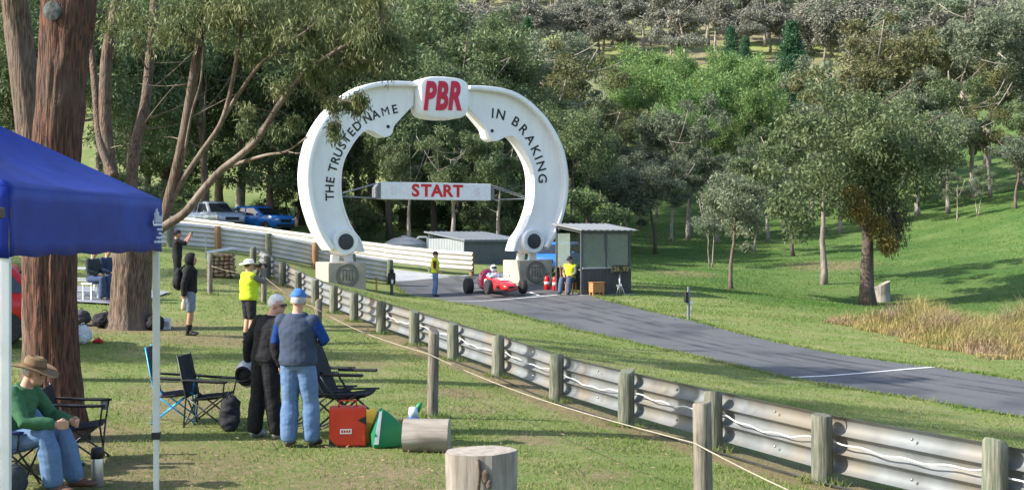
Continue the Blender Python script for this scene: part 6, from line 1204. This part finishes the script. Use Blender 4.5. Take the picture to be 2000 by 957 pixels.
tag(fast_mesh('reeds', V, f3, rm), 'straw coloured reeds and rank grass in the hollow beside the track', 'reeds', kind='stuff')
# ------------------------------------------------------------------ grass blades on the lawn and verges
rgG = np.random.default_rng(21)
def blades(n, x, y, h, wd, lean=.5):
    z = Hn(x, y)+bz(x, y); an = rgG.uniform(0, 6.28, n); hx = np.cos(an)*wd/2; hy = np.sin(an)*wd/2; la = rgG.normal(0, lean, (n, 2))*h[:, None]
    V = np.stack([np.stack([x-hx, y-hy, z-.012], 1), np.stack([x+hx, y+hy, z-.012], 1), np.stack([x+la[:, 0], y+la[:, 1], z+h], 1)], 1).reshape(-1, 3); return V
def bz(x, y): return np.array([mnoise.fractal(Vector((a*.35, b*.35, 0)), 1, 2, 4) for a, b in zip(x.tolist(), y.tolist())])*.03*np.clip((y-2)/6, 0, 1)
n = 230000; yy = 7.6*(46/7.6)**rgG.random(n); xx = rgG.uniform(-.42, .42, n)*yy
ok = ~(inside(road_poly, xx, yy) | inside(apron, xx, yy)); xx, yy = xx[ok], yy[ok]
dr_ = line_dist(np.array(rail_pts), xx, yy); ok = (dr_ > .5+.25*np.sin(xx*7+yy*5)*rgG.random(len(xx))) | (rgG.random(len(xx)) < .08); xx, yy, dr_ = xx[ok], yy[ok], dr_[ok]
bare = np.zeros(len(xx))
for sx, sy, sr, k in BARE: bare = np.maximum(bare, k*np.clip(1.3-np.hypot(xx-sx, (yy-sy)*.8)/sr, 0, 1))
ok = rgG.random(len(xx)) > bare*1.15; xx, yy, dr_ = xx[ok], yy[ok], dr_[ok]
pn = np.array([mnoise.noise(Vector((a*1.1, b*1.4, 7))) for a, b in zip(xx.tolist(), yy.tolist())]); ok = pn > rgG.uniform(-.75, .05, len(xx)); xx, yy, pn = xx[ok], yy[ok], pn[ok]; n = len(xx)
hh_ = (.016+.018*np.clip(pn+.4, 0, 1))*rgG.uniform(.6, 1.4, n)*(1+yy/60); V1 = blades(n, xx, yy, hh_, .006*(1+yy/9), .8)
# fringes along the road edges and round the posts
ed = np.concatenate([rl, rr]); k = rgG.integers(0, len(ed), 26000); fx = ed[k, 0]+rgG.normal(0, .16, 26000); fy = ed[k, 1]+rgG.normal(0, .16, 26000)
ok = ~inside(road_poly, fx, fy) | (rgG.random(26000) < .12); fx, fy = fx[ok], fy[ok]; V2 = blades(len(fx), fx, fy, rgG.uniform(.03, .09, len(fx)), np.full(len(fx), .035), .7)
tx, ty = [], []
for px_, py_ in list(rail_pts)+rfp:
    a = rgG.uniform(0, 6.28, 260); r_ = rgG.uniform(.08, .26, 260); tx.append(px_+np.cos(a)*r_); ty.append(py_+np.sin(a)*r_)
tx = np.concatenate(tx); ty = np.concatenate(ty); V3 = blades(len(tx), tx, ty, rgG.uniform(.03, .11, len(tx)), np.full(len(tx), .014), .6)
gm = mat('grass_blade', (.145,.215,.05), (.26,.28,.10), rough=.75, ns=.9, detail=6, transl=.35, c3=(.12,.195,.04), n3=.22, spec=.15)
V = np.concatenate([V1, V2, V3]); tag(fast_mesh('lawn_grass', V, np.arange(len(V)).reshape(-1, 3), gm), 'short mown grass covering the lawn and the verge of the track', 'grass', kind='stuff')
n = 90000; yy = 44*(112/44)**rgG.random(n); xx = rgG.uniform(.02, .42, n)*yy; ok = ~inside(road_poly, xx, yy) & (np.array([mnoise.noise(Vector((a*.35, b*.5, 2))) for a, b in zip(xx.tolist(), yy.tolist())]) > rgG.uniform(-.7, .2, n)); xx, yy = xx[ok], yy[ok]; n = len(xx)
V4 = blades(n, xx, yy, rgG.uniform(.02, .05, n)*(1+yy/150), .0011*yy*rgG.uniform(.5, 1, n), .8)
tag(fast_mesh('pasture_grass', V4, np.arange(len(V4)).reshape(-1, 3), mat('pasture_blade', (.09,.175,.032), (.165,.23,.06), rough=.75, ns=.35, transl=.35, c3=(.085,.19,.026), n3=.1, spec=.15)), 'bright green pasture grass on the slope beyond the track', 'grass', kind='stuff')
# thin fallen leaves and bark litter
n = 2600; yy = 8*(34/8)**rgG.random(n); xx = rgG.uniform(-.4, .12, n)*yy; ok = line_dist(np.array(rail_pts), xx, yy) > .1; xx, yy = xx[ok], yy[ok]; n = len(xx); zz = Hn(xx, yy)+.035+bz(xx, yy)
an = rgG.uniform(0, 6.28, n); l_ = rgG.uniform(.03, .08, n); wv = l_*.28; ax = np.stack([np.cos(an)*l_, np.sin(an)*l_, rgG.uniform(-.02, .02, n)], 1); sd2 = np.stack([-np.sin(an)*wv, np.cos(an)*wv, rgG.uniform(-.01, .01, n)], 1); c0 = np.stack([xx, yy, zz], 1)
V = np.stack([c0-ax/2, c0+sd2/2, c0+ax/2, c0-sd2/2], 1).reshape(-1, 3); tag(fast_mesh('leaf_litter', V, np.arange(len(V)).reshape(-1, 4), mat('dry_leaf', (.19,.115,.06), (.30,.21,.12), rough=.8, ns=3)), 'dry brown leaves scattered over the lawn', 'leaves', kind='stuff')
